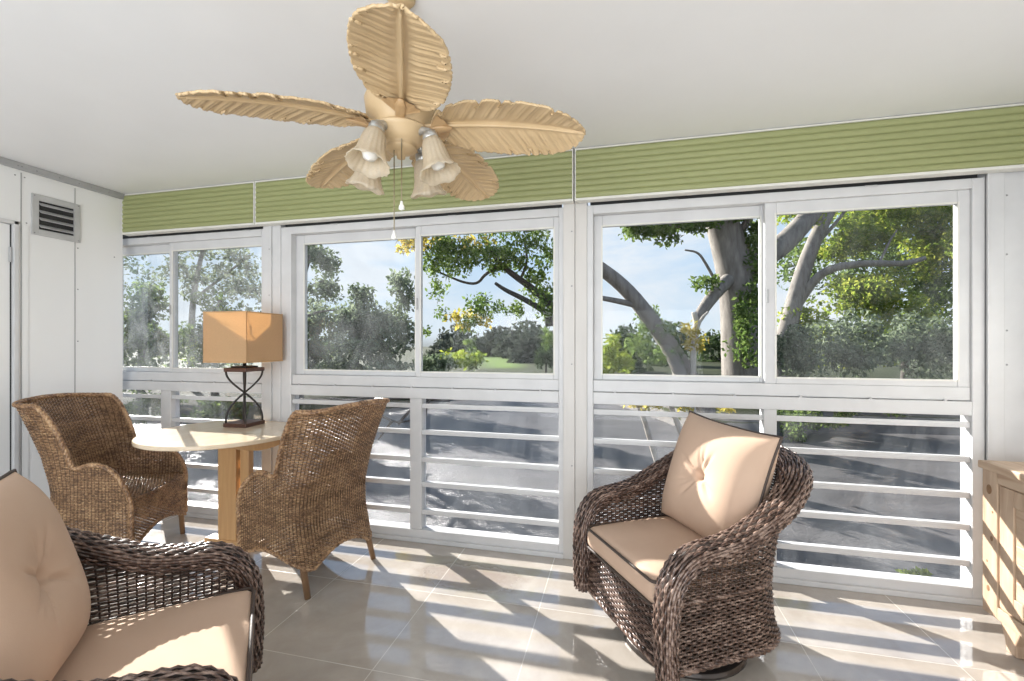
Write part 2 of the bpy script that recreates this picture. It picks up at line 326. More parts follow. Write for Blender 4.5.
# ------------------------------------------------------------------ windows
Z0, Z1, ZR0, ZR1, ZT0, ZT1, ZTOP = .0, .082, .998, 1.178, 1.186, 2.136, 2.262
LOUV = (.95, .765, .572, .40, .207)
def window(i, x0, x1, low, panes, mull, label, glz):
    """low: (left opening, right opening) below; panes: two upper glass spans; x0..x1 outer frame"""
    w = thing('window_%d' % i, label, 'window', ((x0+x1)/2, WALL, 0), kind='structure'); ox = (x0+x1)/2
    def B(name, m, b, bev=.003, par=w): return box(name, m, (b[0]-ox, b[1]-ox, b[2], b[3], b[4], b[5]), par, bev)
    mb = MB()
    def bx(a0, a1, y0, y1, z0, z1): mb.box(a0-ox, a1-ox, y0, y1, z0, z1)
    bx(x0, low[0][0], 0, .09, 0, ZTOP) ; bx(low[1][1], x1, 0, .09, 0, ZTOP)
    bx(low[0][0], low[1][1], 0, .09, 0, Z1)
    bx(low[0][1], low[1][0], .005, .085, Z1, ZR0)
    bx(low[0][0], low[1][1], .0, .085, ZR0, ZR0+.075)
    bx(low[0][0], low[1][1], .012, .085, ZR0+.078, ZR1-.03)
    bx(low[0][0], low[1][1], .0, .09, ZTOP-.055, ZTOP)
    fr = mb.build('frame', 'alu', w, bevel=.004)
    # lower sill lip
    B('sill', 'alu', (x0, x1, -.018, 0, .0, .03), .004)
    # track gap above the header
    B('track', 'dark', (x0+.02, x1-.02, .02, .09, ZTOP, ZTOP+.06), 0)
    # awning bars and panes of the two lower bays
    for (a, b2) in low:
        for z in LOUV:
            mb = MB(); mb.box(-(b2-a)/2, (b2-a)/2, -.03, .03, -.009, .009, Matrix.Translation(((a+b2)/2-ox, .045, z)) @ Matrix.Rotation(R(-8), 4, 'X'))
            mb.box(a-ox, b2-ox, .014, .024, z-.020, z-.004)
            mb.build('louver_bar', 'alu', w, bevel=.003)
        zz = (Z1,) + tuple(reversed(LOUV)) + (ZR0,)
        for k in range(6):
            MB().box(a-ox, b2-ox, .046, .05, zz[k]+(.012 if k else 0), zz[k+1]-(.012 if k < 5 else 0)).build('pane', 'glasslow', w)
    # two upper sashes; the second slides in front of the first
    spans = ((low[0][0], panes[0][1]+mull[0], panes[0], .055), (panes[1][0]-mull[1], low[1][1], panes[1], .015))
    for k, (a, b2, p, y) in enumerate(spans):
        mb = MB(); za, zb = ZR1-.03, ZTOP-.055
        mb.box(a-ox, p[0]-ox, y, y+.035, za, zb); mb.box(p[1]-ox, b2-ox, y, y+.035, za, zb)
        mb.box(p[0]-ox, p[1]-ox, y, y+.035, za, ZT0); mb.box(p[0]-ox, p[1]-ox, y, y+.035, ZT1, zb)
        s = mb.build('sash', 'alu', w, bevel=.004)
        MB().box(p[0]-ox, p[1]-ox, y+.016, y+.02, ZT0, ZT1).build('pane', glz[k], s)
        e = .008; mb = MB()
        mb.box(p[0]-e-ox, p[0]-ox+.002, y-.003, y, ZT0-e, ZT1+e); mb.box(p[1]-.002-ox, p[1]+e-ox, y-.003, y, ZT0-e, ZT1+e)
        mb.box(p[0]-ox, p[1]-ox, y-.003, y, ZT0-e, ZT0+.002); mb.box(p[0]-ox, p[1]-ox, y-.003, y, ZT1-.002, ZT1+e); mb.build('glazing_bead', 'valtrim', s)
        if k == 1:
            box('latch', 'trimgrey', (a-ox+.008, a-ox+.02, y-.008, y, 1.62, 1.70), s, .002)
    n = max(3, int((x1-x0)/.3))
    for k in range(n):
        x = x0 + (k+.5)*(x1-x0)/n
        mb = MB(); mb.box(x-ox-.006, x-ox+.008, .002, .012, ZR0+.074, ZR0+.086); mb.build('clip', 'alu2', w, bevel=.002)
        if k % 3 == 1: MB().box(x-ox-.03, x-ox+.03, -.006, 0, ZTOP-.008, ZTOP).build('clip', 'alu2', w, bevel=.002)
    return w
LEDGE = .0
window(1, -4.24, -2.645, ((-4.2, -3.658), (-3.555, -2.672)), ((-4.17, -3.617), (-3.545, -2.680)), (.04, .035), 'leftmost sliding window with dusty panes behind the table lamp', ('glassd', 'glassd'))
window(2, -2.495, -.354, ((-2.407, -1.436), (-1.348, -.385)), ((-2.332, -1.418), (-1.356, -.42)), (.04, .042), 'middle sliding window behind the pull chain with lawn view', ('glassm', 'glass'))
window(3, -.204, 1.877, ((-.165, .818), (.888, 1.822)), ((-.11, .813), (.887, 1.765)), (.045, .06), 'right-hand sliding window behind the swivel armchair', ('glass', 'glassr'))
for i, (a, b, lab) in enumerate(((-2.645, -2.495, 'white upright post right of the leftmost window'), (-.354, -.204, 'greyish upright post between the middle and right windows'))):
    mb = MB(); m_ = (a+b)/2
    mb.box(a, m_-.002, WALL-.012, WALL+.1, 0, 2.30); mb.box(m_+.002, b, WALL-.006, WALL+.1, 0, 2.30); mb.box(m_-.003, m_+.003, WALL+.002, WALL+.09, 0, 2.30)
    o = mb.build('trim_%d' % (i+2), 'post' if i else 'alu', bevel=.002); tag(o, lab, 'post', kind='structure')
    for z in (.6, 1.25, 1.75, 2.1): MB().lathe([(0, .003), (.004, .002), (.005, 0)], 8, Matrix.Translation((m_-.02, WALL-.012, z)) @ Matrix.Rotation(pi/2, 4, 'X')).build('screw', 'screw', o)
mb = MB(); mb.box(1.877, 1.955, WALL-.01, WALL+.1, 0, 2.30); mb.box(1.957, RIGHT, WALL+.006, WALL+.1, 0, CEIL); mb.box(1.877, 1.89, WALL-.02, WALL, 0, 2.30)
o = mb.build('trim_4', 'alu', bevel=.002); tag(o, 'white corner panel right of the right-hand window', 'panel', kind='structure')
for z in (2.16, 1.85, 1.45, 1.27): MB().lathe([(0, .003), (.004, .002), (.005, 0)], 8, Matrix.Translation((1.975, WALL+.006, z)) @ Matrix.Rotation(pi/2, 4, 'X')).build('screw', 'screw', o)
hb = box('wall_front', 'wall', (LEFT-.4, RIGHT+.1, WALL+.02, WALL+.12, 2.322, CEIL), bevel=0); tag(hb, 'white header wall above the windows behind the green valances', 'wall', kind='structure')

# green ribbed valances
VY = 2.82
def valance(x0, x1, lab):
    v = thing('valance', lab, 'valance', ((x0+x1)/2, VY, 2.278), group='green ribbed valances')
    w = (x1-x0)/2; h = CEIL-.004-2.278
    prof = []
    n = 8; z0 = .012; dz = (h-z0-.012)/n
    for k in range(n):
        za = z0+k*dz
        for q in range(7): 
            t = q/7; prof.append((.010*abs(sin(pi*(t*.92+.0)))**.55, za+t*dz))
    prof.append((0, z0+n*dz))
    V = np.array([[(sx*(w-.008), -y, z) for y, z in prof] for sx in (-1, 1)])
    mb = MB(); mb.grid(V); mb.box(-w+.008, w-.008, .001, .02, z0, h-.01); mb.build('ribbed_panel', 'valance', v, smooth=False)
    mb = MB(); mb.box(-w, w, -.010, .05, -.004, .012); mb.box(-w, -w+.008, -.008, .05, .012, h); mb.box(w-.008, w, -.008, .05, .012, h); mb.box(-w, w, -.006, .05, h-.01, h); mb.build('edge_trim', 'valtrim', v, bevel=.002)
valance(LEFT+.004, -2.668, 'short green ribbed valance over the leftmost window')
valance(-2.662, -.283, 'green ribbed valance over the middle window, partly behind the fan')
valance(-.275, RIGHT-.004, 'green ribbed valance over the right-hand window')

# ------------------------------------------------------------------ wicker weaving
def surf_frame(S, s, t, e=2e-3):
    P = S(s, t); A = S(s+e, t)-S(s-e, t); B = S(s, t+e)-S(s, t-e)
    Nn = np.cross(A, B); Nn /= np.linalg.norm(Nn, axis=1)[:, None]+1e-12
    B /= np.linalg.norm(B, axis=1)[:, None]+1e-12
    return P, Nn, B
def weave_row(mb, S, i, s0, s1, tf, pitch, amp, rw, rt, over=1):
    h = pitch/2; k0 = math.ceil(s0/h-1e-6); k1 = math.floor(s1/h+1e-6)
    if k1-k0 < 1: return
    k = np.arange(k0, k1+1); s = k*h
    s = np.concatenate([[s0], s, [s1]]); kk = np.concatenate([[k0-1], k, [k1+1]])
    sg = np.where(kk % 2 == 0, np.where(((kk//2)//over + i) % 2 == 0, 1., -1.), 0.)
    t = tf(s) if callable(tf) else np.full_like(s, tf)
    P, Nn, B = surf_frame(S, s, t)
    P = P + Nn*(amp*sg)[:, None]
    n = len(s); V = np.stack([P+B*rw, P+Nn*rt, P-B*rw, P-Nn*rt], 1)
    q = np.arange(n-1)*4; Fc = np.concatenate([np.stack([q+a, q+(a+1) % 4, q+4+(a+1) % 4, q+4+a], 1) for a in range(4)])
    mb.add(V, Fc)
def stake(mb, S, s, t0, t1, r, n=8):
    t = np.linspace(t0, t1, n); P = S(np.full(n, s), t); mb.tube(P, r, 5, cap=False)
def rope(mb, path, r, strands=3, turn=.06, n=5):
    P = np.asarray(path, float); d = np.linalg.norm(np.diff(P, axis=0), axis=1); Ls = np.concatenate([[0], np.cumsum(d)])
    m = max(8, int(Ls[-1]/.010)); l = np.linspace(0, Ls[-1], m)
    Q = np.stack([np.interp(l, Ls, P[:, a]) for a in range(3)], 1)
    T = np.gradient(Q, axis=0); T /= np.linalg.norm(T, axis=1)[:, None]+1e-12
    a = np.array((.13, .21, .97)); Nn = np.zeros_like(Q)
    for i in range(m):
        a = a - T[i]*a.dot(T[i]); a /= np.linalg.norm(a)+1e-9; Nn[i] = a
    B = np.cross(T, Nn)
    for k in range(strands):
        ph = 2*pi*k/strands + l/turn*2*pi/1.0*.5
        mb.tube(Q + r*.5*(np.cos(ph)[:, None]*Nn + np.sin(ph)[:, None]*B), r*.62, n, cap=True)
class Plan:
    """U-shaped plan curve sampled by arc length"""
    def __init__(s, pts):
        P = np.array([tuple(p)[:2] for p in pts]); d = np.linalg.norm(np.diff(P, axis=0), axis=1)
        s.L = np.concatenate([[0], np.cumsum(d)]); s.P = P; s.len = s.L[-1]
    def __call__(s, l):
        l = np.asarray(l, float)
        x = np.interp(l, s.L, s.P[:, 0]); y = np.interp(l, s.L, s.P[:, 1])
        return x, y
def u_plan(hw, yf, yb, rc, n=10, bow=.0):
    pts = [(hw, yf + .0)]
    for k in range(n+1):
        a = k/n*pi/2; pts.append((hw-rc+rc*cos(a), yb+rc-rc*sin(a)))
    for k in range(1, n):
        x = (hw-rc)*(1-2*k/n); pts.append((x, yb-bow*(1-(x/(hw-rc))**2)))
    for k in range(n+1):
        a = pi/2 - k/n*pi/2; pts.append((-(hw-rc)-rc*cos(a), yb+rc-rc*sin(a)))
    pts.append((-hw, yf)); return Plan(pts)
def smooth(e0, e1, x):
    t = np.clip((x-e0)/(e1-e0), 0, 1); return t*t*(3-2*t)
def intervals(z, lo, hi, s):
    """spans of s where lo <= z <= hi"""
    ok = (z >= lo) & (z <= hi); r = []; st = None
    for i, o in enumerate(ok):
        if o and st is None: st = i
        if (not o or i == len(ok)-1) and st is not None:
            if i-st > 1: r.append((s[st], s[i if o else i-1]))
            st = None
    return r

# ------------------------------------------------------------------ honey wicker wing chair (seat side = +y)
def make_wing_chair(label):
    t = thing('wicker_wing_chair', label, 'chair', group='honey wicker wing chairs at the table')
    pl = u_plan(.285, .25, -.23, .11, bow=.012)
    def back(l):   # 0 at arm fronts -> 1 across the back
        x, y = pl(l); return smooth(-.03, -.205, y)
    def S(l, z):
        x, y = pl(l); b = back(l)
        lean = np.interp(z, [.0, .22, .36, .5, .7, .85, 1.04], [.07, .04, .005, .0, .05, .105, .185])
        fl = np.interp(z, [.2, .45, .7, 1.0], [1.0, 1.0, 1.01, 1.06])
        xx = x*fl; yy = y - b*lean
        # the arm fronts curl a little outward
        return np.stack([xx + np.sign(x)*.018*smooth(.1, .25, y)*smooth(.3, .6, z), yy, np.asarray(z, float)+0*x], 1)
    def top(l):
        x, y = pl(l)
        arm = .37+.285*np.sqrt(np.clip(1-((np.maximum(y, .03)-.03)/.222)**2, 0, 1))
        arm = arm - .02*np.exp(-((y+.045)/.05)**2)
        wing = smooth(-.055, -.14, y)
        tp = 1.015+.022*(1-(x/.285)**2)
        return arm*(1-wing)+tp*wing
    def hem(l):
        x, y = pl(l); side = np.sin(np.clip((.25-y)/.48, 0, 1)*pi)*.075; bk = .075*(1-(x/.2)**2)
        return .145+np.where(y > -.2, side, np.maximum(bk, 0))
    ls = np.linspace(0, pl.len, 400); zt = top(ls); zb = hem(ls)
    mb = MB(); pitch = .0098; i = 0; z = .145
    while z < 1.06:
        for a, b in intervals(z, zb, zt, ls): weave_row(mb, S, i, a, b, z, .0185, .0034, .0053, .003)
        z += pitch; i += 1
    st = MB(); l = .00925
    while l < pl.len:
        stake(st, S, l, float(hem(np.array([l]))[0]), float(top(np.array([l]))[0]), .003, 12); l += .0185
    sh = mb.build('woven_shell', 'honey', t, smooth=True, fix=False)
    st.build('stakes', 'corehoney', sh, smooth=True)
    # rolled rim, front edge to front edge, and hem
    rim = MB(); P = S(ls, zt); P = np.concatenate([S(np.zeros(8), np.linspace(.15, .36, 8)), P, S(np.full(8, pl.len), np.linspace(.36, .15, 8))])
    rope(rim, P, .0145, 4, .05); rope(rim, S(ls, zb), .011, 3, .05); rim.build('rim', 'honey', t, smooth=True, fix=False)
    # seat and front apron
    def SF(x, q):   # q 0..: seat back -> front, then down the front
        x = np.asarray(x, float); q = np.asarray(q, float)
        zf = .44-.012*np.cos(x*5.5)+.0
        y = np.minimum(-.25+q, .245); d = np.maximum(q-.495, 0)
        return np.stack([x+0*q, y+.012*(1-np.exp(-d*60))-.0*d, zf-d-.01*smooth(.45, .5, q)], 1)
    mb = MB(); i = 0; q = .0
    def frontlen(x): return .495+.29-.085*np.cos(x/.27*pi/2)
    while q < .80:
        yq = q-.25; hq = .268 if yq > -.12 else .158+sqrt(max(.0, .11**2-(-.12-yq)**2))
        if yq < -.215: pass
        elif q < .5: weave_row(mb, SF, i, -hq, hq, q, .0185, .0034, .0053, .003)
        else:
            xs = np.linspace(-.272, .272, 100)
            for a, b in intervals(q, np.zeros(100), frontlen(xs), xs): weave_row(mb, SF, i, a, b, q, .0185, .0034, .0053, .003)
        q += pitch; i += 1
    se = mb.build('woven_seat', 'honey', t, smooth=True, fix=False)
    mb = MB(); xs = np.linspace(-.272, .272, 40); rope(mb, SF(xs, frontlen(xs)), .011, 3, .05); rope(mb, SF(xs, np.full(40, .497)), .008, 3, .05); mb.build('apron_edge', 'honey', se, smooth=True, fix=False)
    MB().prism([(-.26, .235), (-.26, -.12), (-.18, -.205), (.18, -.205), (.26, -.12), (.26, .235)], .405, .424).build('seat_deck', 'corehoney', se)
    for sx in (-1, 1):
        mb = MB(); mb.tube([(sx*.258, .222, .36), (sx*.262, .23, .2), (sx*.268, .242, 0)], [.018, .018, .0155], 12); mb.build('leg', 'corehoney' if False else 'wood2', t, smooth=True)
        mb = MB(); mb.tube([(sx*.238, -.20, .27), (sx*.243, -.232, .15), (sx*.25, -.275, 0)], [.019, .019, .016], 12); mb.build('leg', 'wood2', t, smooth=True)
    return t
M_['wood2'] = mat('rattan_pole', (.25, .145, .075), (.19, .105, .05), rough=.45, scale=12)
A = make_wing_chair('honey wicker wing chair against the left wall, left of the table')
A.location = (-3.22, 2.27, 0); A.rotation_euler = (0, 0, R(-90+22))
B_ = copy_tree(A); B_['label'] = 'honey wicker wing chair seen from behind, right of the table'
B_.location = (-1.86, 2.40, 0); B_.rotation_euler = (0, 0, R(90-12))

# ------------------------------------------------------------------ cushions
def cushion_mesh(hx, hy, hz, rad, puff, n=28):
    mb = MB()
    g = np.linspace(-1, 1, n)
    def mapp(P):
        P = P*np.array([hx, hy, hz]); inner = np.array([hx-rad, hy-rad, hz-min(rad, hz*.98)])
        c = np.clip(P, -inner, inner); d = P-c; ln = np.linalg.norm(d, axis=-1, keepdims=True)
        r = np.minimum(rad, hz*.98)
        Q = np.where(ln > 1e-9, c+d/np.maximum(ln, 1e-9)*r*np.minimum(1, ln/1e-9), P)
        # keep face points on the face
        k = (1-(Q[..., 0]/hx)**4)*(1-(Q[..., 1]/hy)**4)
        Q[..., 2] += np.sign(Q[..., 2])*puff*np.clip(k, 0, 1)*np.minimum(1, np.abs(Q[..., 2])/hz)
        return Q
    X, Y = np.meshgrid(g, g, indexing='ij'); O = np.ones_like(X)
    for ax in range(3):
        for sg in (-1, 1):
            P = np.zeros(X.shape+(3,)); o = [a for a in range(3) if a != ax]
            P[..., ax] = sg*O; P[..., o[0]] = X; P[..., o[1]] = Y; mb.grid(mapp(P))
    return mb
def weld(o, d=.0004):
    import bmesh
    bm = bmesh.new(); bm.from_mesh(o.data); bmesh.ops.remove_doubles(bm, verts=bm.verts, dist=d); bmesh.ops.recalc_face_normals(bm, faces=bm.faces); bm.to_mesh(o.data); bm.free()
    o.data.polygons.foreach_set('use_smooth', np.ones(len(o.data.polygons), bool)); o.data.update(); return o
def rrect(hx, hy, r, n=8):
    P = []
    for cx, cy, a0 in ((hx-r, hy-r, 0), (-hx+r, hy-r, pi/2), (-hx+r, -hy+r, pi), (hx-r, -hy+r, 1.5*pi)):
        for k in range(n+1):
            a = a0+k/n*pi/2; P.append((cx+r*cos(a), cy+r*sin(a)))
    return P
def pillow(parent, name, half, thick, M, seed):
    rg = np.random.default_rng(seed); n = 81; g = np.linspace(-1, 1, n); X, Y = np.meshgrid(g, g, indexing='ij')
    # corners pulled out, sides drawn in
    def outline(X, Y):
        k = 1-.055*(1-np.abs(X)**2.5)*np.abs(Y)**3 ; k2 = 1-.055*(1-np.abs(Y)**2.5)*np.abs(X)**3
        return X*half*k2, Y*half*k
    x, y = outline(X, Y)
    base = np.clip((1-np.abs(X)**3.2)*(1-np.abs(Y)**3.2), 0, 1)**.55
    rr = np.sqrt(X**2+Y**2); an = np.arctan2(Y, X)
    tuft = np.exp(-(rr/.075)**2)*.38+np.exp(-(rr/.30)**2)*.22
    crease = .11*np.exp(-((rr-.22)/.2)**2)*(np.exp(-(np.sin((an-.5)*2)/.16)**2)+.8*np.exp(-(np.sin((an+.45)*1.5)/.14)**2)+.5*np.exp(-(np.sin((an-1.4)*1.5)/.12)**2))
    wr = .02*np.sin(X*9+Y*4+1)*np.exp(-((Y+.75)/.2)**2)
    Vs = []
    for sg in (1, -1):
        h = thick*base*(1-tuft-crease*(1 if sg > 0 else .6)+wr)
        Vs.append(np.stack([x, y, sg*h], -1))
    mb = MB(); mb.grid(Vs[0]); mb.grid(Vs[1])
    mb.v = [np.array([M @ Vector(p) for p in v]) for v in mb.v]
    o = weld(mb.build(name, 'cushion', parent, fix=False))
    e = np.linspace(-1, 1, 40)
    ring = [(a, -1) for a in e[:-1]]+[(1, a) for a in e[:-1]]+[(-a, 1) for a in e[:-1]]+[(-1, -a) for a in e[:-1]]
    ring = np.array(ring); px, py = outline(ring[:, 0], ring[:, 1])
    MB().tube([M @ Vector((a, b, 0)) for a, b in zip(px, py)], .0062, 8, closed=True).build('piping', 'piping', o, smooth=True)
    MB().lathe([(0, .012), (.009, .010), (.014, .004), (.013, -.004), (0, -.006)], 16, M @ Matrix.Translation((0, 0, thick*.40))).build('button', 'cushion', o, smooth=True)
    return o

# ------------------------------------------------------------------ dark brown swivel armchair (front = +y)
def make_swivel(label):
    t = thing('wicker_swivel_armchair', label, 'armchair', group='dark wicker swivel armchairs')
    pl = u_plan(.325, .34, -.33, .24, 12, bow=.02)
    def back(l):
        x, y = pl(l); return smooth(.12, -.28, y)
    def S(l, z):
        x, y = pl(l); b = back(l)
        lean = np.interp(z, [.1, .2, .38, .6, .92], [.035, .01, 0, .035, .115])
        fl = np.interp(z, [.1, .22, .38, .6, .9], [1.045, 1.0, .985, 1.03, 1.08])
        return np.stack([x*fl, y*(1+.0*z)-b*lean, np.asarray(z, float)+0*x], 1)
    def top(l):
        x, y = pl(l)
        z = np.interp(y, [-.34, -.24, -.12, .02, .14, .22, .285, .32, .345], [.86, .80, .685, .605, .583, .58, .555, .505, .43])
        return z
    ls = np.linspace(0, pl.len, 500); zt = top(ls)
    k = np.ones(15)/15; zt = np.convolve(np.pad(zt, 7, 'edge'), k, 'valid')
    topf = lambda l: np.interp(l, ls, zt)
    ZB, pitch, sp = .125, .0122, .024
    mb = MB(); sk = MB(); i = 0; z = ZB
    while z < .95:
        tgt = sk if z < .372 else mb
        for a, b in intervals(z, np.zeros(500), zt, ls): weave_row(tgt, S, i, a, b, z, sp, .0040, .0061 if z < .372 else .0052, .0040)
        z += pitch; i += 1
    sh = mb.build('woven_back_and_arms', 'brown', t, smooth=True, fix=False)
    st = MB(); l = sp/2
    while l < pl.len:
        stake(st, S, l, ZB, float(topf(l)), .0034, 12); l += sp
    st.build('stakes', 'core', sh, smooth=True)
    # front panel joins the skirt
    def FP(x, z): x = np.asarray(x, float); return np.stack([x+0*z, .335+.012*np.cos(x*4)-.02+np.interp(z, [.1, .36], [.012, 0])+0*x, np.asarray(z, float)+0*x], 1)
    z = ZB; i = 0
    while z < .365:
        weave_row(sk, FP, i, -.325, .325, z, sp, .0040, .0061, .0040); z += pitch; i += 1
    for x in np.arange(-.32, .325, sp): stake(sk, FP, x, ZB, .365, .002)
    so = sk.build('woven_skirt', 'brown', t, smooth=True, fix=False)
    ln = MB(); zz_ = np.linspace(ZB, .366, 6)
    ring_ = [np.concatenate([S(ls[::5], np.full(len(ls[::5]), q)), FP(np.linspace(-.32, .32, 30), np.full(30, q))]) for q in zz_]
    ring_ = np.array([np.concatenate([r_, r_[:1]]) for r_ in ring_]); c_ = ring_.mean(1, keepdims=True); c_[..., 2] = ring_[..., :1, 2].reshape(c_[..., 2].shape)
    ln.grid(c_+(ring_-c_)*np.array([.975, .975, 1])); ln.build('skirt_light_block', 'core', so, smooth=True, fix=False)  # added dark sheet, stops light showing through the weave and darkens its gaps
    rp = MB(); rope(rp, S(ls, np.full(500, .376)), .0105, 3, .05); rope(rp, S(ls, np.full(500, ZB)), .011, 3, .05)
    xs = np.linspace(-.325, .325, 60); rope(rp, FP(xs, np.full(60, .368)), .012, 3, .05); rope(rp, FP(xs, np.full(60, ZB)), .011, 3, .05)
    rp.build('braid', 'brown', so, smooth=True, fix=False)
    # thick woven roll over the arms and back, running down the arm fronts
    P = S(ls, zt); nx = np.gradient(pl(ls)[0]); ny = np.gradient(pl(ls)[1]); out_ = np.stack([-ny, nx, 0*nx], 1); out_ /= np.linalg.norm(out_, axis=1)[:, None]
    cen = np.array([0, -.02, 0]); sgn = np.sign(((P-cen)*out_)[:, :2].sum(1)); out_ = out_*np.median(sgn)
    P = P+out_*.022
    zf = np.linspace(.11, P[0, 2]-.004, 40)
    def fr(sx):
        yy = np.interp(zf, [.1, .3, .43], [.345, .352, P[0, 1]+.003]); xx = sx*np.interp(zf, [.1, .25, .43], [.352, .345, abs(P[0, 0])])
        return np.stack([xx, yy, zf], 1)
    f0, f1 = fr(1), fr(-1)
    path = np.concatenate([f0, P, f1[::-1]]); side = np.concatenate([np.tile([1., 0, 0], (40, 1)), out_, np.tile([-1., 0, 0], (40, 1))])
    d = np.linalg.norm(np.diff(path, axis=0), axis=1); LL = np.concatenate([[0], np.cumsum(d)]); tot = LL[-1]
    m = int(tot/.012); ll = np.linspace(0, tot, m); path = np.stack([np.interp(ll, LL, path[:, a]) for a in range(3)], 1); side = np.stack([np.interp(ll, LL, side[:, a]) for a in range(3)], 1)
    ker = np.hanning(17); ker /= ker.sum()
    for a in range(3):
        path[:, a] = np.convolve(np.pad(path[:, a], 8, 'reflect', reflect_type='odd'), ker, 'valid'); side[:, a] = np.convolve(np.pad(side[:, a], 8, 'edge'), ker, 'valid')
    T = np.gradient(path, axis=0); T /= np.linalg.norm(T, axis=1)[:, None]
    side -= T*(side*T).sum(1)[:, None]; side /= np.linalg.norm(side, axis=1)[:, None]; third = np.cross(T, side)
    wr = np.interp(ll, [0, .25, .5, tot-.5, tot-.25, tot], [.046, .052, .06, .06, .052, .046]); hr = np.interp(ll, [0, .3, tot-.3, tot], [.032, .037, .037, .032])
    def RS(l, a):
        l = np.asarray(l, float); a = np.asarray(a, float)
        f = lambda Q: np.stack([np.interp(l, ll, Q[:, k]) for k in range(3)], 1)
        return f(path)+f(side)*(np.interp(l, ll, wr)*np.cos(a))[:, None]+f(third)*(np.interp(l, ll, hr)*np.sin(a))[:, None]
    mb = MB(); NR = 26
    for i in range(NR): weave_row(mb, RS, i, .004, tot-.004, 2*pi*i/NR, .030, .0045, .0066, .0042, 1)
    ro = mb.build('arm_roll', 'brown', t, smooth=True, fix=False)
    core = MB(); ang = np.arange(14)*2*pi/14
    V = path[:, None]+side[:, None]*(np.cos(ang)[None, :, None]*(wr[:, None, None]-.004))+third[:, None]*(np.sin(ang)[None, :, None]*(hr[:, None, None]-.004))
    V = np.concatenate([V, V[:, :1]], 1); core.grid(V); core.build('roll_core', 'core', ro, smooth=True, fix=False)
    MB().prism([(-.305, .315), (-.305, -.09), (-.26, -.2), (-.18, -.275), (.18, -.275), (.26, -.2), (.305, -.09), (.305, .315)], .335, .352).build('seat_deck', 'core', t)
    # seat cushion
    Mx = Matrix.Translation((0, .045, .408)); mb = cushion_mesh(.285, .315, .052, .035, .022)
    def inset(x, y):   # back corners follow the rounded back
        lim = np.where(y < -.09, .06+np.sqrt(np.clip(.24**2-(np.minimum(y, -.09)+.09)**2, 0, 1)), .30)
        return x*np.minimum(1, lim/.30)
    for v in mb.v: v[:, 0] = inset(v[:, 0], v[:, 1])
    mb.v = [np.array([Mx @ Vector(p) for p in v]) for v in mb.v]
    cu = weld(mb.build('seat_cushion', 'cushion', t, fix=False))
    for zz in (.046, -.046): MB().tube([Mx @ Vector((float(inset(np.array(a), np.array(b))), b, zz)) for a, b in np.array([np.array(p)*(1-k/8)+np.array(q)*k/8 for p, q in zip(rrect(.281, .311, .03), rrect(.281, .311, .03)[1:]+rrect(.281, .311, .03)[:1]) for k in range(8)])], .0062, 8, closed=True).build('piping', 'piping', cu, smooth=True)
    # back pillow, leaning on the back
    Mp = Matrix.Translation((0, -.20, .715)) @ Matrix.Rotation(R(90-17), 4, 'X') @ Matrix.Rotation(pi, 4, 'Y')
    Mp = Matrix.Translation((0.0, -.185, .725)) @ Matrix.Rotation(R(-3), 4, 'Y') @ Matrix.Rotation(R(90+17), 4, 'X') @ Matrix.Scale(-1, 4, (0, 0, 1))
    pillow(t, 'back_pillow', .285, .118, Mp, 3)
    # swivel base
    b = MB(); b.lathe([(.235, 0), (.275, 0), (.278, .012), (.27, .026), (.24, .026), (.232, .012), (.235, 0)], 48, cap=False); 
    for k in range(4):
        a = k*pi/2+.4; b.box(0, .25, -.018, .018, .008, .024, Matrix.Rotation(a, 4, 'Z'))
    b.lathe([(.06, .008), (.06, .05), (.035, .06), (.035, .335)], 24)
    b.build('swivel_base', 'steel', t, smooth=False, bevel=.003)
    return t
SWR = make_swivel('dark wicker swivel armchair with tan cushions in front of the right-hand window')
SWR.location = (.285, 2.235, 0); SWR.rotation_euler = (0, 0, atan2(-.52, -.85)-pi/2)
SWL = copy_tree(SWR); SWL['label'] = 'dark wicker swivel armchair with tan cushions cropped at the bottom left corner'
SWL.scale = (1.08, 1, 1); SWL.location = (-1.415, .962, 0); SWL.rotation_euler = (0, 0, atan2(.67, .742)-pi/2)

for ch in bpy.data.objects:
    if ch.parent == SWL and ch.name.startswith('back_pillow'): ch.location = (0, -.03, 0)
# ------------------------------------------------------------------ drop-leaf table
TZ = .80; TX, TY, TR = -2.565, 2.47, .485
tb = thing('dining_table', 'round light wood pedestal table between the two wing chairs', 'table', (TX, TY, 0))
poly = []
for k in range(96):
    a = 2*pi*k/96; x, y = TR*cos(a), TR*sin(a)*1.0
    poly.append((x, min(y, WALL-.035-TY)))
MB().prism(poly, TZ-.026, TZ).build('tabletop', 'tabletop', tb, bevel=.006, seg=3)
box('leg_panel', 'wood', (-.135, .015, .06, .105, .03, TZ-.026), tb, .004)
box('leg_panel', 'wood', (.03, .10, .08, .125, .03, TZ-.026), tb, .004)
box('foot', 'wood', (-.24, .20, .05, .135, 0, .035), tb, .006)
poly = [(-.22, 0), (-.22, -.012)]+[(-.22+.44*k/20, -.012-.062*sin(pi*k/20)) for k in range(1, 20)]+[(.22, -.012), (.22, 0)]
MB().prism(poly, -.011, .011, Matrix.Translation((.32, -.06, TZ-.026)) @ Matrix.Rotation(R(52), 4, 'Z') @ Matrix.Rotation(pi/2, 4, 'X')).build('apron', 'wood', tb, bevel=.003)

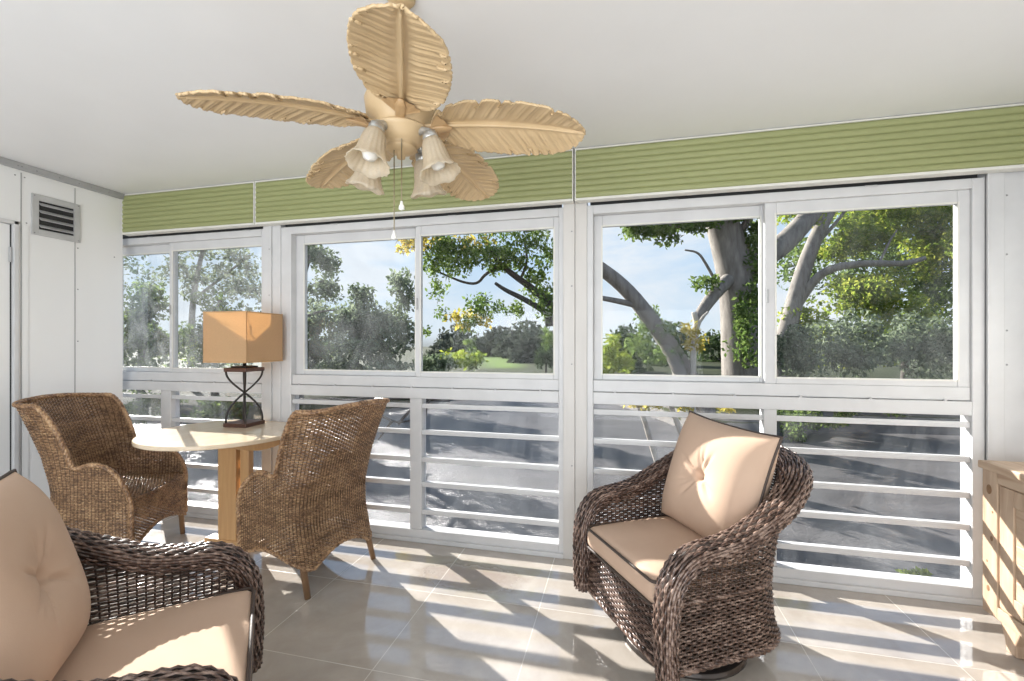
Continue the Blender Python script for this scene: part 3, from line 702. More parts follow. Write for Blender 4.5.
# ------------------------------------------------------------------ table lamp
lp = thing('table_lamp', 'hourglass iron table lamp with square burlap shade on the table', 'lamp', (-2.60, 2.655, TZ), R(2))
box('base', 'darkwood', (-.092, .092, -.092, .092, 0, .028), lp, .004)
mb = MB(); mb.box(-.09, .09, -.09, .09, .385, .412); mb.build('top_plate', 'darkwood', lp, bevel=.004)
box('cap', 'iron', (-.06, .06, -.06, .06, .412, .424), lp, .003)
for k in range(4):
    a = pi/4+k*pi/2; pts = []
    for q in range(25):
        h = q/24; rr = .112*cos(pi*h**1.25)
        pts.append((rr*cos(a), rr*sin(a), .028+.357*h))
    MB().tube(pts, .0068, 8).build('curved_rod', 'iron', lp, smooth=True)
MB().tube([(0, 0, .026), (0, 0, .385)], .006, 8).build('center_rod', 'iron', lp, smooth=True)
mb = MB(); mb.lathe([(.012, .424), (.012, .46), (.019, .465), (.019, .52), (.010, .525)], 16); mb.build('socket', 'iron', lp, smooth=True)
mb = MB(); mb.lathe([(.011, .525), (.012, .55), (.028, .59), (.03, .61), (.02, .635), (0, .645)], 20); mb.build('bulb', 'bell', lp, smooth=True)
sh0, sh1, hs = .452, .80, .172
mb = MB()
for k in range(4):
    Mz = Matrix.Rotation(k*pi/2, 4, 'Z')
    mb.box(-hs, hs, -hs, -hs+.003, sh0, sh1, Mz)
s = mb.build('lamp_shade', 'lampshade', lp)
for z in (sh0+.004, sh1-.004):
    mb = MB()
    for k in range(4): mb.box(-hs-.001, hs+.001, -hs-.0015, -hs+.004, z-.004, z+.004, Matrix.Rotation(k*pi/2, 4, 'Z'))
    mb.build('shade_binding', 'wood', s)
mb = MB()
for k in range(4):
    a = pi/4+k*pi/2; mb.tube([(0, 0, sh1-.05), (hs*1.39*cos(a), hs*1.39*sin(a), sh1-.012)], .0025, 6)
mb.tube([(.02, 0, .47), (.055, 0, .55), (.05, 0, .68), (0, 0, sh1-.05)], .002, 6); mb.tube([(-.02, 0, .47), (-.055, 0, .55), (-.05, 0, .68), (0, 0, sh1-.05)], .002, 6)
mb.build('harp', 'iron', lp, smooth=True)
mb = MB(); mb.lathe([(.004, sh1-.05), (.006, sh1-.04), (.004, sh1-.02), (.008, sh1-.005), (0, sh1+.01)], 12); mb.build('finial', 'iron', lp, smooth=True)

# ------------------------------------------------------------------ pine cabinet (front faces -x)
cb = thing('pine_cabinet', 'rustic pine cabinet with plank door at the right edge', 'cabinet', (1.68, 2.60, 0))
D, W, CH = .43, 1.25, .825; ZH = .118
mb = MB(); mb.box(.012, D, -W+.012, -.012, ZH+.02, CH-.035); mb.build('carcass', 'pinev', cb, bevel=.003)
MB().box(-.012, D, -W-.012, .012, CH-.035, CH).build('top', 'pine', cb, bevel=.005)
for y in (0, -W): 
    y0, y1 = (-.085, 0) if y == 0 else (-W, -W+.085)
    MB().box(0, .03, y0, y1, ZH, CH-.035).build('stile', 'pinev', cb, bevel=.003)
MB().box(0, .03, -W+.085, -.085, CH-.085, CH-.035).build('rail', 'pine', cb, bevel=.003)
MB().box(0, .03, -W+.085, -.085, ZH, ZH+.055).build('rail', 'pine', cb, bevel=.003)
for (a, b) in ((-.62, -.092), (-W+.092, -.63)):
    dr = MB(); z0, z1 = ZH+.062, CH-.092; sw = .075
    dr.box(.004, .026, a, a+sw, z0, z1); dr.box(.004, .026, b-sw, b, z0, z1); dr.box(.004, .026, a+sw, b-sw, z0, z0+sw); dr.box(.004, .026, a+sw, b-sw, z1-sw, z1)
    d = dr.build('door', 'pinev', cb, bevel=.003)
    pn = MB(); n = 5; hh = (z1-z0-2*sw)/n
    for k in range(n): pn.box(.010, .022, a+sw+.004, b-sw-.004, z0+sw+k*hh+.0015, z0+sw+(k+1)*hh-.0015)
    pn.build('plank_panel', 'pine', d, bevel=.004)
    y = a+.035 if a > -.7 else b-.035
    MB().lathe([(.010, 0), (.008, .015), (.016, .022), (.017, .03), (0, .036)], 20, Matrix.Translation((.004, y, (z0+z1)/2)) @ Matrix.Rotation(-pi/2, 4, 'Y')).build('knob', 'iron', d, smooth=True)
for (y, z, r) in ((-.04, .70, .015), (-.055, .475, .008), (-.035, .235, .009), (-.028, .36, .004), (-.06, .60, .004)):
    MB().lathe([(0, .0012), (r, .0008), (r, 0)], 20, Matrix.Translation((0, y, z)) @ Matrix.Rotation(-pi/2, 4, 'Y') @ Matrix.Scale(1.5, 4, (1, 0, 0))).build('knot', 'knot', cb)
for y in (-.14, -W+.14):
    for x in (.045, D-.06):
        prof = [(-.055, ZH+.03), (.055, ZH+.03), (.055, ZH), (.03, .05), (.02, 0), (-.035, 0), (-.03, .05), (-.055, ZH)]
        MB().prism(prof, -.035, .035, Matrix.Translation((x, y, 0)) @ Matrix.Rotation(pi/2, 4, 'Z') @ Matrix.Rotation(pi/2, 4, 'X')).build('foot', 'pinev', cb, bevel=.005)

# ------------------------------------------------------------------ ceiling fan
FX, FY = -.752, 1.447
fn = thing('ceiling_fan', 'cream palm-leaf ceiling fan with four bell glass lights', 'ceiling fan', (FX, FY, CEIL))
zc = lambda z: z-CEIL
MB().lathe([(0, 0), (.05, 0), (.05, -.008), (.038, -.022), (.02, -.028), (0, -.028)], 32).build('canopy', 'fan', fn, smooth=True)
MB().lathe([(.0125, -.02), (.0125, zc(2.32))], 16).build('downrod', 'fan', fn, smooth=True)
MB().lathe([(0, zc(2.33)), (.05, zc(2.325)), (.10, zc(2.29)), (.125, zc(2.23)), (.118, zc(2.18)), (.09, zc(2.155)), (.085, zc(2.13)), (0, zc(2.13))], 40).build('motor_housing', 'fan', fn, smooth=True)
MB().lathe([(.06, zc(2.14)), (.095, zc(2.136)), (.098, zc(2.128)), (.088, zc(2.12)), (.08, zc(2.10)), (.062, zc(2.083)), (.05, zc(2.078)), (.056, zc(2.072)), (.054, zc(2.064)), (.03, zc(2.054)), (.016, zc(2.05)), (.014, zc(2.035)), (0, zc(2.03))], 36).build('light_fitter', 'fan', fn, smooth=True)
def blade_mesh():
    nx, ny = 300, 61; x = np.linspace(0, 1, nx); y = np.linspace(-1, 1, ny); X, Y = np.meshgrid(x, y, indexing='ij')
    wprof = lambda t: .138*np.interp(t, [0, .03, .08, .16, .28, .45, .62, .78, .88, .95, .985, 1], [.10, .38, .62, .80, .95, 1, .97, .86, .70, .46, .24, .06])
    w = wprof(X); lenx = .525
    vein = X*lenx-np.abs(Y)*w*.55
    per = .036; ph = vein/per+np.where(Y > 0, .0, .41); k = np.floor(ph); fr = ph-k
    h = np.abs(np.sin(k*12.9898+np.where(Y > 0, 1., 2.)*4.1)*43758.5) % 1
    tear = np.clip(1-np.abs(fr-.5)/.22, 0, 1)*np.where(h > .4, .07+.27*(h-.4)/.6, .02)
    Yw = Y*(1-tear*smooth(.45, 1, np.abs(Y))**2)
    xx = X*lenx; yy = Yw*w
    rid = np.abs(np.sin(pi*(ph-.5)))**.6
    zz = -.0055*rid*smooth(.05, .35, np.abs(Y))*(.4+h)-.002*np.abs(np.sin(2*pi*(ph*1.5-.5)))*smooth(.1, .4, np.abs(Y))
    zz += -.018*np.abs(Y)**1.8*(w/.138)-.062*X**2-.008*smooth(.1, 0, np.abs(Y))
    V = np.stack([xx+.115, yy, zz], -1); mb = MB(); mb.grid(V); return mb
base_blade = None
for k in range(5):
    a = R((-61.5, 7.5, 79.5, 151.5, 223)[k])
    if k == 0:
        bl = blade_mesh().build('leaf_blade', 'fan', fn, smooth=True, fix=False)
        so = bl.modifiers.new('Solidify', 'SOLIDIFY'); so.thickness = .007; so.offset = 1
        mb = MB(); xs = np.linspace(.05, .62, 30); mb.tube(np.stack([xs, 0*xs, -.062*((np.clip(xs-.115, 0, 1))/.525)**2-.006], 1), np.interp(xs, [.03, .2, .62], [.009, .0075, .003]), 8); mb.build('midrib', 'fan', bl, smooth=True)
        mb = MB()
        mb.tube([(.05, 0, -.022), (.08, 0, -.03), (.11, 0, -.028), (.15, 0, -.02), (.185, 0, -.016)], [.012, .015, .017, .018, .008], 12, ref=(0, 0, .5))
        mb.v[-1][:, 2] = -.022+(mb.v[-1][:, 2]+.022)*.45
        fv = np.linspace(-1, 1, 15); ft = np.linspace(0, 1, 10); FT, FV = np.meshgrid(ft, fv, indexing='ij')
        V = np.stack([.10+.075*FT*np.cos(FV*1.0), .075*FT*np.sin(FV*1.0), -.02-.012*np.cos(FV*18)*FT*.25-.012*(1-FT)+.004], -1); mb.grid(V)
        mb.build('blade_arm', 'fanarm', bl, smooth=True)
        base_blade = bl; o = bl
    else: o = copy_tree(base_blade, fn)
    o.location = (0, 0, zc(2.166 if k == 0 else 2.150))
    o.rotation_mode = 'XYZ'; o.rotation_euler = (Matrix.Rotation(a, 3, 'Z') @ Matrix.Rotation(R(-11), 3, 'X')).to_euler()
for k in range(4):
    a = R(-101.5+90*k); ca, sa = cos(a), sin(a)
    ar = MB(); ar.tube([(.06*ca, .06*sa, zc(2.105)), (.095*ca, .095*sa, zc(2.118)), (.118*ca, .118*sa, zc(2.108)), (.124*ca, .124*sa, zc(2.09))], [.011, .011, .012, .014], 12)
    arm = ar.build('light_arm', 'fanmetal', fn, smooth=True)
    Mx = Matrix.Translation((.124*ca, .124*sa, zc(2.09))) @ Matrix.Rotation(a, 4, 'Z') @ Matrix.Rotation(R(-17), 4, 'Y')
    MB().lathe([(.0, .012), (.024, .010), (.027, -.004), (.027, -.022), (0, -.022)], 24, Mx).build('socket_cup', 'fanmetal', arm, smooth=True)
    prof = [(.024, -.012), (.030, -.018), (.037, -.035), (.041, -.06), (.044, -.085), (.050, -.108), (.060, -.128), (.070, -.142)]
    n = 72; V = []
    for r, z in prof+[(r-.003, z) for r, z in prof[::-1]]:
        f = .028*smooth(-.02, -.05, z) if True else 0
        V.append([tuple(Mx @ Vector((r*(1+f*cos(18*2*pi*q/n))*cos(2*pi*q/n), r*(1+f*cos(18*2*pi*q/n))*sin(2*pi*q/n), z+(.004*cos(6*2*pi*q/n) if r > .06 else 0)))) for q in range(n+1)])
    mb = MB(); mb.grid(np.array(V)); weld(mb.build('bell_shade', 'bell', fn, fix=False))
    MB().lathe([(.011, -.02), (.012, -.05), (.026, -.085), (.028, -.10), (.02, -.118), (0, -.125)], 20, Mx).build('bulb', 'knob', fn, smooth=True)
for (dx, dy, zt, zk) in ((.028, -.05, 2.05, 1.865), (-.012, -.028, 2.03, 1.772)):
    mb = MB(); mb.tube([(dx, dy, zc(zt)+.03), (dx, dy, zc(zk))], .0022, 6); c = mb.build('pull_chain', 'chain', fn)
    MB().lathe([(0, 0), (.004, -.002), (.005, -.012), (.0095, -.02), (.010, -.03), (.0, -.034)], 14, Matrix.Translation((dx, dy, zc(zk)+.004))).build('pull_knob', 'knob', c, smooth=True)

# ------------------------------------------------------------------ outdoors
WZ = -1.2; GZ = -.5
wt = MB().box(-80, 80, 4.6, 60, WZ-.5, WZ).build('lake', 'water'); tag(wt, 'grey rippled lake water beyond the windows', 'water', kind='structure')
# near bank under the windows
def strip(name, m, prof_rows, label, cat, sub=6):
    V = np.array(prof_rows, float); o = MB(); o.grid(V); ob = o.build(name, m, smooth=True); return tag(ob, label, cat, kind='structure')
rows = []
for x in np.linspace(-40, 40, 120):
    j = .12*sin(x*1.7)+.08*sin(x*4.3+1)
    rows.append([(x, WALL+.16, -1.0), (x, 3.6, -1.04), (x, 4.5+j, -1.1), (x, 5.2+j*1.6, -1.19), (x, 5.9+j*1.6, -1.45)])
strip('near_bank', 'soil', rows, 'dark strip of ground just outside below the windows', 'ground')
# far bank: follows the shoreline, lawn beyond
shore = [(-60, 13), (-24, 11.5), (-14, 11), (-9.5, 14), (-8.2, 19), (-6.5, 25), (-2, 24), (1.2, 16.5), (2.2, 13.2), (4.0, 12.9), (5.2, 14.8), (8, 15.4), (16, 15), (60, 14)]
SP = fillet([Vector((x, y, 0)) for x, y in shore], it=2)
rows = []
for p in SP:
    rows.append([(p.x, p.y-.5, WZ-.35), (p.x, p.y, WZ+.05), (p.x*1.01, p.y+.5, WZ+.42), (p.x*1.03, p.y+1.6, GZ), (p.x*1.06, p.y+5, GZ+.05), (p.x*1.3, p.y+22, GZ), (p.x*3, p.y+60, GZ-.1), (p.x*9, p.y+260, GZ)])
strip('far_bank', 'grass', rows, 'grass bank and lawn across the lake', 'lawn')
rows = [[(a, b, c), (d, e, f)] for (a, b, c), (d, e, f) in [(( p.x, p.y-.55, WZ-.3), (p.x*1.012, p.y+.62, WZ+.50)) for p in SP]]
strip('bank_edge', 'soil', rows, 'dark earth edge of the far lake bank', 'ground')

def leaves(mb, cen, rad, n, size, droop=.3, shell=.55):
    """n folded leaves scattered in an ellipsoid"""
    u = rng.normal(size=(n, 3)); u /= np.linalg.norm(u, axis=1)[:, None]
    r = (shell+(1-shell)*rng.random(n))**.6; r = np.where(rng.random(n) < .25, rng.random(n)**.5, r)
    P = np.array(cen)+u*r[:, None]*np.array(rad)
    # clumps
    a = rng.normal(size=(n, 3)); a[:, 2] -= droop; a /= np.linalg.norm(a, axis=1)[:, None]
    b = np.cross(a, rng.normal(size=(n, 3))); b /= np.linalg.norm(b, axis=1)[:, None]+1e-9
    nn = np.cross(a, b); s = size*(.6+.8*rng.random(n))[:, None]
    V = np.stack([P, P+a*s*.5+b*s*.28+nn*s*.06, P+a*s, P+a*s*.5-b*s*.28+nn*s*.06], 1)
    q = np.arange(n)*4; mb.add(V, np.stack([q, q+1, q+2, q+3], 1))
def crown(mb, blobs, size, dens=1.0, droop=.3, sub=14):
    for (c, rad, n) in blobs:
        n = int(n*dens)
        # each blob is many small clumps so that sky shows between them
        u = rng.normal(size=(sub, 3)); u /= np.linalg.norm(u, axis=1)[:, None]; rr = rng.random(sub)**.4
        for k in range(sub):
            cc = np.array(c)+u[k]*rr[k]*np.array(rad)*.78
            leaves(mb, cc, np.array(rad)*(.26+.2*rng.random()), n//sub, size, droop)
def limb(mb, pts, r0, r1, n=10, wob=.0):
    P = fillet(pts, it=2); k = len(P); r = np.linspace(r0, r1, k)
    if wob: P = [p+Vector(rng.normal(size=3)*wob) for p in P]
    mb.tube([tuple(p) for p in P], r, n)
def twigs(mb, base, direction, n, ln, r, spread=.6):
    for _ in range(n):
        d = (Vector(direction)+Vector(rng.normal(size=3)*spread)).normalized(); m = base+d*ln*.5+Vector(rng.normal(size=3)*ln*.08); e = base+d*ln+Vector((0, 0, -.1*ln))
        limb(mb, [base, m, e], r, r*.3, 5)
def px_blob(x, y, d, rx, ry, n, rd=None):
    s = d/F; return (tuple(at(x, y, d)), (rx*s, (rd if rd else max(rx, ry)*s), ry*s), n)
def tree(name, label, cat, foot, limbs, blobs, leafm, barkm, size, group=None, droop=.3, extra=None, dens=1.0, sub=14):
    t = thing(name, label, cat, foot, group=group)
    o = Vector(foot)
    if limbs:
        mb = MB()
        for pts, r0, r1 in limbs: limb(mb, [Vector(p)-o for p in pts], r0, r1, 12, .0)
        mb.build('trunk', barkm, t, smooth=True)
    if blobs:
        mb = MB(); crown(mb, blobs, size, dens, droop, sub); mb.v = [v-np.array(o) for v in mb.v]
        mb.build('foliage', leafm, t, fix=False)
    if extra:
        for nm, m, bl, sz in extra:
            mb = MB(); crown(mb, bl, sz, dens, droop, sub); mb.v = [v-np.array(o) for v in mb.v]; mb.build(nm, m, t, fix=False)
    return t
def foot(x, d, z=GZ):
    p = at(x, 340, d); return (p.x, p.y, z)
B = px_blob
# 1. great forked tree in the right window
d = 15.0; f0 = foot(745, d, GZ-.1)
tree('forked_tree', 'big grey forked tree across the lake in the right-hand window', 'tree', f0, [
    ([f0, at(742, 345, d), at(739, 290, d), at(726, 235, d), at(712, 190, d)], .74, .46),
    ([at(737, 300, d), at(748, 262, d), at(775, 252, d+.3), at(805, 222, d+.6), at(835, 180, d+1)], .48, .26),
    ([at(716, 222, d-.1), at(705, 222, d-.4), at(672, 226, d-.8), at(640, 218, d-1)], .16, .07),
    ([at(727, 240, d), at(718, 215, d), at(725, 180, d)], .2, .1),
    ([at(735, 275, d), at(722, 285, d-.5), at(705, 306, d-.8), at(697, 320, d-.9)], .26, .15),
    ([at(716, 282, d-.5), at(705, 262, d-.6), at(698, 252, d-.7), at(685, 250, d-.8)], .055, .025),
    ([at(735, 240, d), at(745, 225, d-.3), at(756, 205, d-.5)], .15, .09),
    ], [B(655, 227, 14, 30, 13, 900), B(695, 222, 14.2, 26, 12, 800), B(628, 222, 13.8, 16, 10, 300), B(668, 240, 14, 14, 7, 120), B(754, 232, 14.6, 14, 18, 500), B(745, 318, 13.9, 14, 22, 420), B(735, 215, 14.4, 26, 14, 800), B(757, 262, 14.8, 16, 26, 700), B(750, 300, 14.2, 14, 20, 300), B(707, 283, 14.2, 18, 10, 200), B(745, 345, 14, 16, 30, 300), B(640, 190, 14, 60, 24, 1300), B(760, 190, 15, 60, 26, 1300)],
    'leaf_mid', 'bark', .16)
# 2. leaning trunk
d = 12.6; f0 = foot(706, d, GZ-.1)
tree('leaning_tree', 'bare leaning tree trunk slanting across the left pane of the right-hand window', 'tree', f0, [
    ([f0, at(690, 378, d), at(672, 350, d), at(650, 318, d), at(626, 288, d), at(598, 266, d), at(560, 243, d)], .28, .16),
    ([at(640, 306, d), at(618, 301, d-.1), at(596, 297, d-.3)], .10, .06), ([at(664, 342, d), at(678, 366, d-.3), at(684, 392, d-.5)], .16, .2)],
    [B(655, 322, 12.7, 20, 18, 500), B(640, 342, 12.6, 14, 14, 220), B(668, 356, 12.6, 20, 16, 260)], 'leaf_mid', 'bark', .13)
# 3. pale thin tree with yellow leaves
d = 12.2; f0 = foot(693, d, GZ-.1)
tree('pale_sapling', 'thin pale trunk with yellow leaves beside the leaning trunk', 'tree', f0, [([f0, at(693, 350, d), at(697, 325, d), at(694, 312, d)], .085, .07), ([at(695, 338, d), at(700, 320, d), at(708, 312, d)], .05, .03)],
    [B(697, 341, 12.2, 13, 12, 260), B(688, 330, 12.2, 12, 9, 130)], 'leaf_yellow', 'barkpale', .12)
# 4. dense right-hand tree and its pale curved limb
d = 19.0; f0 = foot(783, d, GZ)
tree('spreading_tree', 'leafy spreading tree with long curved pale limb filling the far right pane', 'tree', f0, [
    ([f0, at(782, 345, d), at(790, 320, d), at(800, 280, d), at(812, 245, d), at(832, 205, d)], .44, .24),
    ([at(789, 320, d), at(800, 300, d), at(818, 275, d-.5), at(838, 266, d-1), at(872, 263, d-1.2), at(905, 264, d-1.4), at(925, 258, d-1.5)], .22, .08),
    ([at(815, 245, d), at(830, 230, d), at(850, 205, d)], .1, .05), ([at(880, 262, d-1), at(890, 240, d-1), at(897, 230, d-1)], .05, .03)],
    [B(850, 240, 19.2, 36, 26, 2000), B(860, 290, 19.0, 40, 26, 2200), B(815, 330, 18.8, 34, 30, 1500), B(900, 205, 18.9, 60, 24, 2200), B(800, 215, 19.6, 30, 20, 500), B(940, 240, 18.6, 34, 40, 2600), B(900, 320, 18.8, 40, 30, 1500), B(860, 345, 18.8, 50, 26, 1500), B(960, 200, 18.6, 60, 40, 2200)],
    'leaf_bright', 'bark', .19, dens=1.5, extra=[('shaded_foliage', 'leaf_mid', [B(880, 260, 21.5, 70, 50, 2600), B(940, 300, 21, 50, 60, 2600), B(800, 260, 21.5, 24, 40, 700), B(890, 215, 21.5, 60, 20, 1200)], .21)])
# grey-green willow-like bush below it
tree('feathery_bush', 'grey-green feathery bush low in the far right pane', 'bush', foot(903, 14.2, GZ), [([foot(903, 14.2, GZ), at(906, 350, 14.2), at(900, 330, 14.2)], .12, .05)],
    [B(805, 352, 14, 34, 34, 1900), B(850, 345, 14, 40, 36, 2600), B(905, 350, 14, 40, 36, 2600), B(950, 352, 14, 34, 40, 2200)], 'leaf_grey', 'barkdark', .15, droop=1.0)
tree('overhanging_shrub', 'bright shrub hanging over the bank edge behind the swivel armchair', 'shrub', foot(812, 12.2, -1.1), [], [B(800, 412, 12.2, 24, 16, 900), B(838, 420, 12.1, 18, 9, 380), B(790, 432, 12.0, 16, 14, 420), B(815, 404, 12.4, 30, 8, 500), B(850, 408, 12.4, 16, 6, 200), B(895, 411, 12.6, 12, 4, 90)], 'leaf_mid', 'bark', .11, sub=8)
# 5. middle window: branches reaching in from the right
d = 11.0; f0 = foot(575, d, WZ-.15)
tree('branching_tree', 'tree reaching leafy branches into the right pane of the middle window', 'tree', f0, [
    ([f0, at(578, 350, d), at(572, 335, d), at(556, 320, d), at(545, 322, d)], .2, .12),
    ([at(560, 324, d), at(540, 308, d), at(520, 297, d), at(505, 290, d), at(495, 283, d)], .09, .035),
    ([at(565, 326, d), at(552, 305, d), at(532, 288, d), at(512, 274, d), at(498, 262, d), at(485, 240, d)], .11, .05),
    ([at(500, 266, d), at(485, 274, d), at(478, 284, d), at(465, 283, d), at(450, 277, d), at(434, 270, d)], .045, .02),
    ([at(520, 280, d), at(528, 262, d), at(524, 240, d)], .04, .02)],
    [B(445, 250, 10.8, 26, 20, 900), B(475, 252, 10.8, 26, 16, 800), B(505, 262, 11, 22, 18, 600), B(530, 238, 11, 24, 14, 500), B(480, 306, 10.8, 24, 16, 420), B(468, 322, 10.7, 16, 12, 220), B(540, 300, 11, 22, 26, 700), B(440, 290, 10.7, 12, 18, 150), B(550, 340, 11, 10, 14, 200), B(490, 225, 11, 70, 16, 1500), B(548, 255, 11.2, 16, 16, 350), B(515, 308, 11, 14, 10, 200), B(500, 252, 10.8, 40, 16, 700), B(458, 268, 10.8, 20, 14, 350), B(432, 262, 10.7, 14, 16, 300), B(535, 270, 11, 20, 14, 350), B(470, 345, 10.7, 8, 8, 50), B(442, 312, 10.7, 10, 10, 70), B(425, 332, 10.7, 8, 8, 60), B(550, 310, 11, 12, 16, 260)],
    'leaf_mid', 'barkdark', .10, extra=[('autumn_foliage', 'leaf_yellow', [B(408, 246, 10.6, 20, 10, 260), B(462, 318, 10.6, 18, 12, 160), B(425, 235, 10.7, 20, 12, 240), B(482, 318, 10.8, 14, 9, 100), B(470, 240, 10.6, 30, 12, 160)], .11)])
# 6. airy tall tree at the left of the middle window
tree('airy_tree', 'tall airy pale tree at the left of the middle window', 'tree', foot(300, 14, GZ), [([foot(300, 14, GZ), at(297, 320, 14.3), at(302, 280, 14), at(312, 250, 14)], .13, .05), ([at(299, 300, 14), at(312, 285, 14), at(325, 280, 14)], .06, .025), ([at(300, 320, 14), at(315, 312, 14), at(335, 310, 14)], .05, .02)],
    [B(318, 262, 14, 24, 22, 900), B(325, 290, 14, 20, 14, 500), B(302, 300, 14, 20, 24, 420), B(300, 245, 14, 22, 20, 500)], 'leaf_grey', 'bark', .14)
tree('round_tree', 'broad round tree in the left pane of the middle window', 'tree', foot(355, 18.4, GZ), [([foot(355, 18.4, GZ), at(356, 350, 18.4), at(352, 320, 18.4)], .18, .08)],
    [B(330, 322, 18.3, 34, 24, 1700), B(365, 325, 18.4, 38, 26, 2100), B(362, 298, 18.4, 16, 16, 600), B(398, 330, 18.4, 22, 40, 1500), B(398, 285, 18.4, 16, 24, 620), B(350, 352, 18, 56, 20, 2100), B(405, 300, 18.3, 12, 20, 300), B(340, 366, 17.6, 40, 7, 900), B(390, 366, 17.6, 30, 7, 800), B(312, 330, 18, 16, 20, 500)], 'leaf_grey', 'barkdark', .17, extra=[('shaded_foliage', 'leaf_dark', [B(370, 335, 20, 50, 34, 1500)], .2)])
tree('dark_shrub', 'dark green shrub at the lower left corner of the middle window', 'shrub', foot(312, 12.6, GZ), [], [B(310, 348, 12.6, 18, 22, 1000), B(302, 362, 12.6, 14, 14, 500)], 'leaf_dark', 'barkdark', .13)
# 7. far woods and bushes
k = 0
for (x, y, dd, rx, ry, n, lab) in ((455, 342, 98, 24, 20, 900, 'dark far tree left of the lawn view'), (500, 338, 70, 30, 18, 1200, 'far rounded tree beyond the lawn'), (540, 345, 45, 34, 26, 1700, 'largest far dark tree right of the lawn'), (518, 340, 60, 22, 20, 900, 'far dark tree beyond the middle of the lawn'), (445, 352, 60, 18, 14, 700, 'low far tree just above the pale shore shrub')):
    tree('distant_tree', lab, 'tree', foot(x, dd, GZ), [([foot(x, dd, GZ), at(x, y+10, dd)], .35, .25)], [B(x, y, dd, rx, ry, n), B(x-rx*.4, y+ry*.5, dd, rx*.8, ry*.6, n*.5), B(x+rx*.4, y+ry*.5, dd, rx*.8, ry*.6, n*.5)], 'leaf_far', 'barkdark', dd*.012, group='far trees beyond the lawn')
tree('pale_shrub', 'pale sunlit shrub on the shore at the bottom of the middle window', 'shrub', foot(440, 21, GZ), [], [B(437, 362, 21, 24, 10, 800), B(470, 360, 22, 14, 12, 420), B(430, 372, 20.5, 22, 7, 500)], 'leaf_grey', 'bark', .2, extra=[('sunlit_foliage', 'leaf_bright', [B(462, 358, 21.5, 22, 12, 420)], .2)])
tree('small_round_shrub', 'small dark round shrub at the lower right of the middle window', 'shrub', foot(546, 25, GZ), [([foot(546, 25, GZ), at(546, 360, 25)], .06, .04)], [B(546, 357, 25, 13, 12, 600)], 'leaf_dark', 'barkdark', .2)
tree('yellow_bush', 'yellow-green bush at the left edge of the right-hand window', 'bush', foot(606, 19, GZ), [], [B(612, 352, 19, 16, 20, 800), B(600, 364, 19, 22, 12, 500), B(625, 362, 19, 12, 12, 260)], 'leaf_bright', 'bark', .17)
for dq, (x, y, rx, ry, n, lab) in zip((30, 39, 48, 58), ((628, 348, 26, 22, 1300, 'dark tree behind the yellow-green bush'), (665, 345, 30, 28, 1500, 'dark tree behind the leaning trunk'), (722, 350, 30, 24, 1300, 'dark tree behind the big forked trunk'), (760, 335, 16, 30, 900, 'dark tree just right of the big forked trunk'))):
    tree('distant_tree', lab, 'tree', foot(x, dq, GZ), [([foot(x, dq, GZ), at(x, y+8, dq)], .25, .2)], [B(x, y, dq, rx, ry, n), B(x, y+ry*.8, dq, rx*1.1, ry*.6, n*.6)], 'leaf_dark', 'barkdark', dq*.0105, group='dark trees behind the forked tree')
# 8. left window
tree('bushy_tree', 'bushy dark green tree in the far left pane of the leftmost window', 'tree', foot(140, 13, GZ), [([foot(140, 13, GZ), at(142, 340, 13), at(146, 310, 13)], .12, .05)],
    [B(150, 305, 13, 18, 26, 1100), B(135, 330, 13, 24, 26, 1500), B(158, 345, 13, 22, 26, 1300), B(120, 350, 13, 22, 26, 900), B(145, 372, 12.6, 40, 16, 1000)], 'leaf_mid', 'barkdark', .13, extra=[('hazy_foliage', 'leaf_grey', [B(140, 275, 15, 30, 26, 380)], .13)])
tree('bright_tree', 'yellow-green tree behind the burlap lamp shade', 'tree', foot(215, 16.4, GZ), [([foot(215, 16.4, GZ), at(214, 340, 16.4), at(220, 300, 16.4)], .14, .06)],
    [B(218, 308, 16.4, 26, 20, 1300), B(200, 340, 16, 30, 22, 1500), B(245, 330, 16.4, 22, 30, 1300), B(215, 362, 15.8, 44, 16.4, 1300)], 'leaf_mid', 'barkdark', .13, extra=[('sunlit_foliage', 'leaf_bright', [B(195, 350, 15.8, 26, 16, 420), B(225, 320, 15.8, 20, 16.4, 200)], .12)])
tree('tall_thin_tree', 'tall thin tree with sky showing through behind the leftmost window', 'tree', foot(190, 19, GZ), [([foot(190, 19, GZ), at(192, 300, 19), at(200, 262, 19), at(206, 235, 19)], .15, .05), ([at(193, 300, 19), at(225, 275, 19), at(250, 255, 19)], .07, .03)],
    [B(190, 275, 19, 22, 26, 700), B(240, 265, 19, 24, 22, 750), B(255, 290, 19, 18, 26, 600), B(200, 248, 19, 26, 12, 300), B(215, 285, 19, 30, 20, 500)], 'leaf_grey', 'bark', .17)
for (x, lab) in ((140, 'low green shrub on the shore under the far left pane'), (215, 'low green shrub on the shore behind the lamp base')):
    tree('shore_shrub', lab, 'shrub', foot(x, 11.6, -.95), [], [B(x, 412, 11.6, 30, 10, 700), B(x+18, 402, 11.9, 26, 8, 500)], 'leaf_mid', 'bark', .12, group='low shore shrubs')
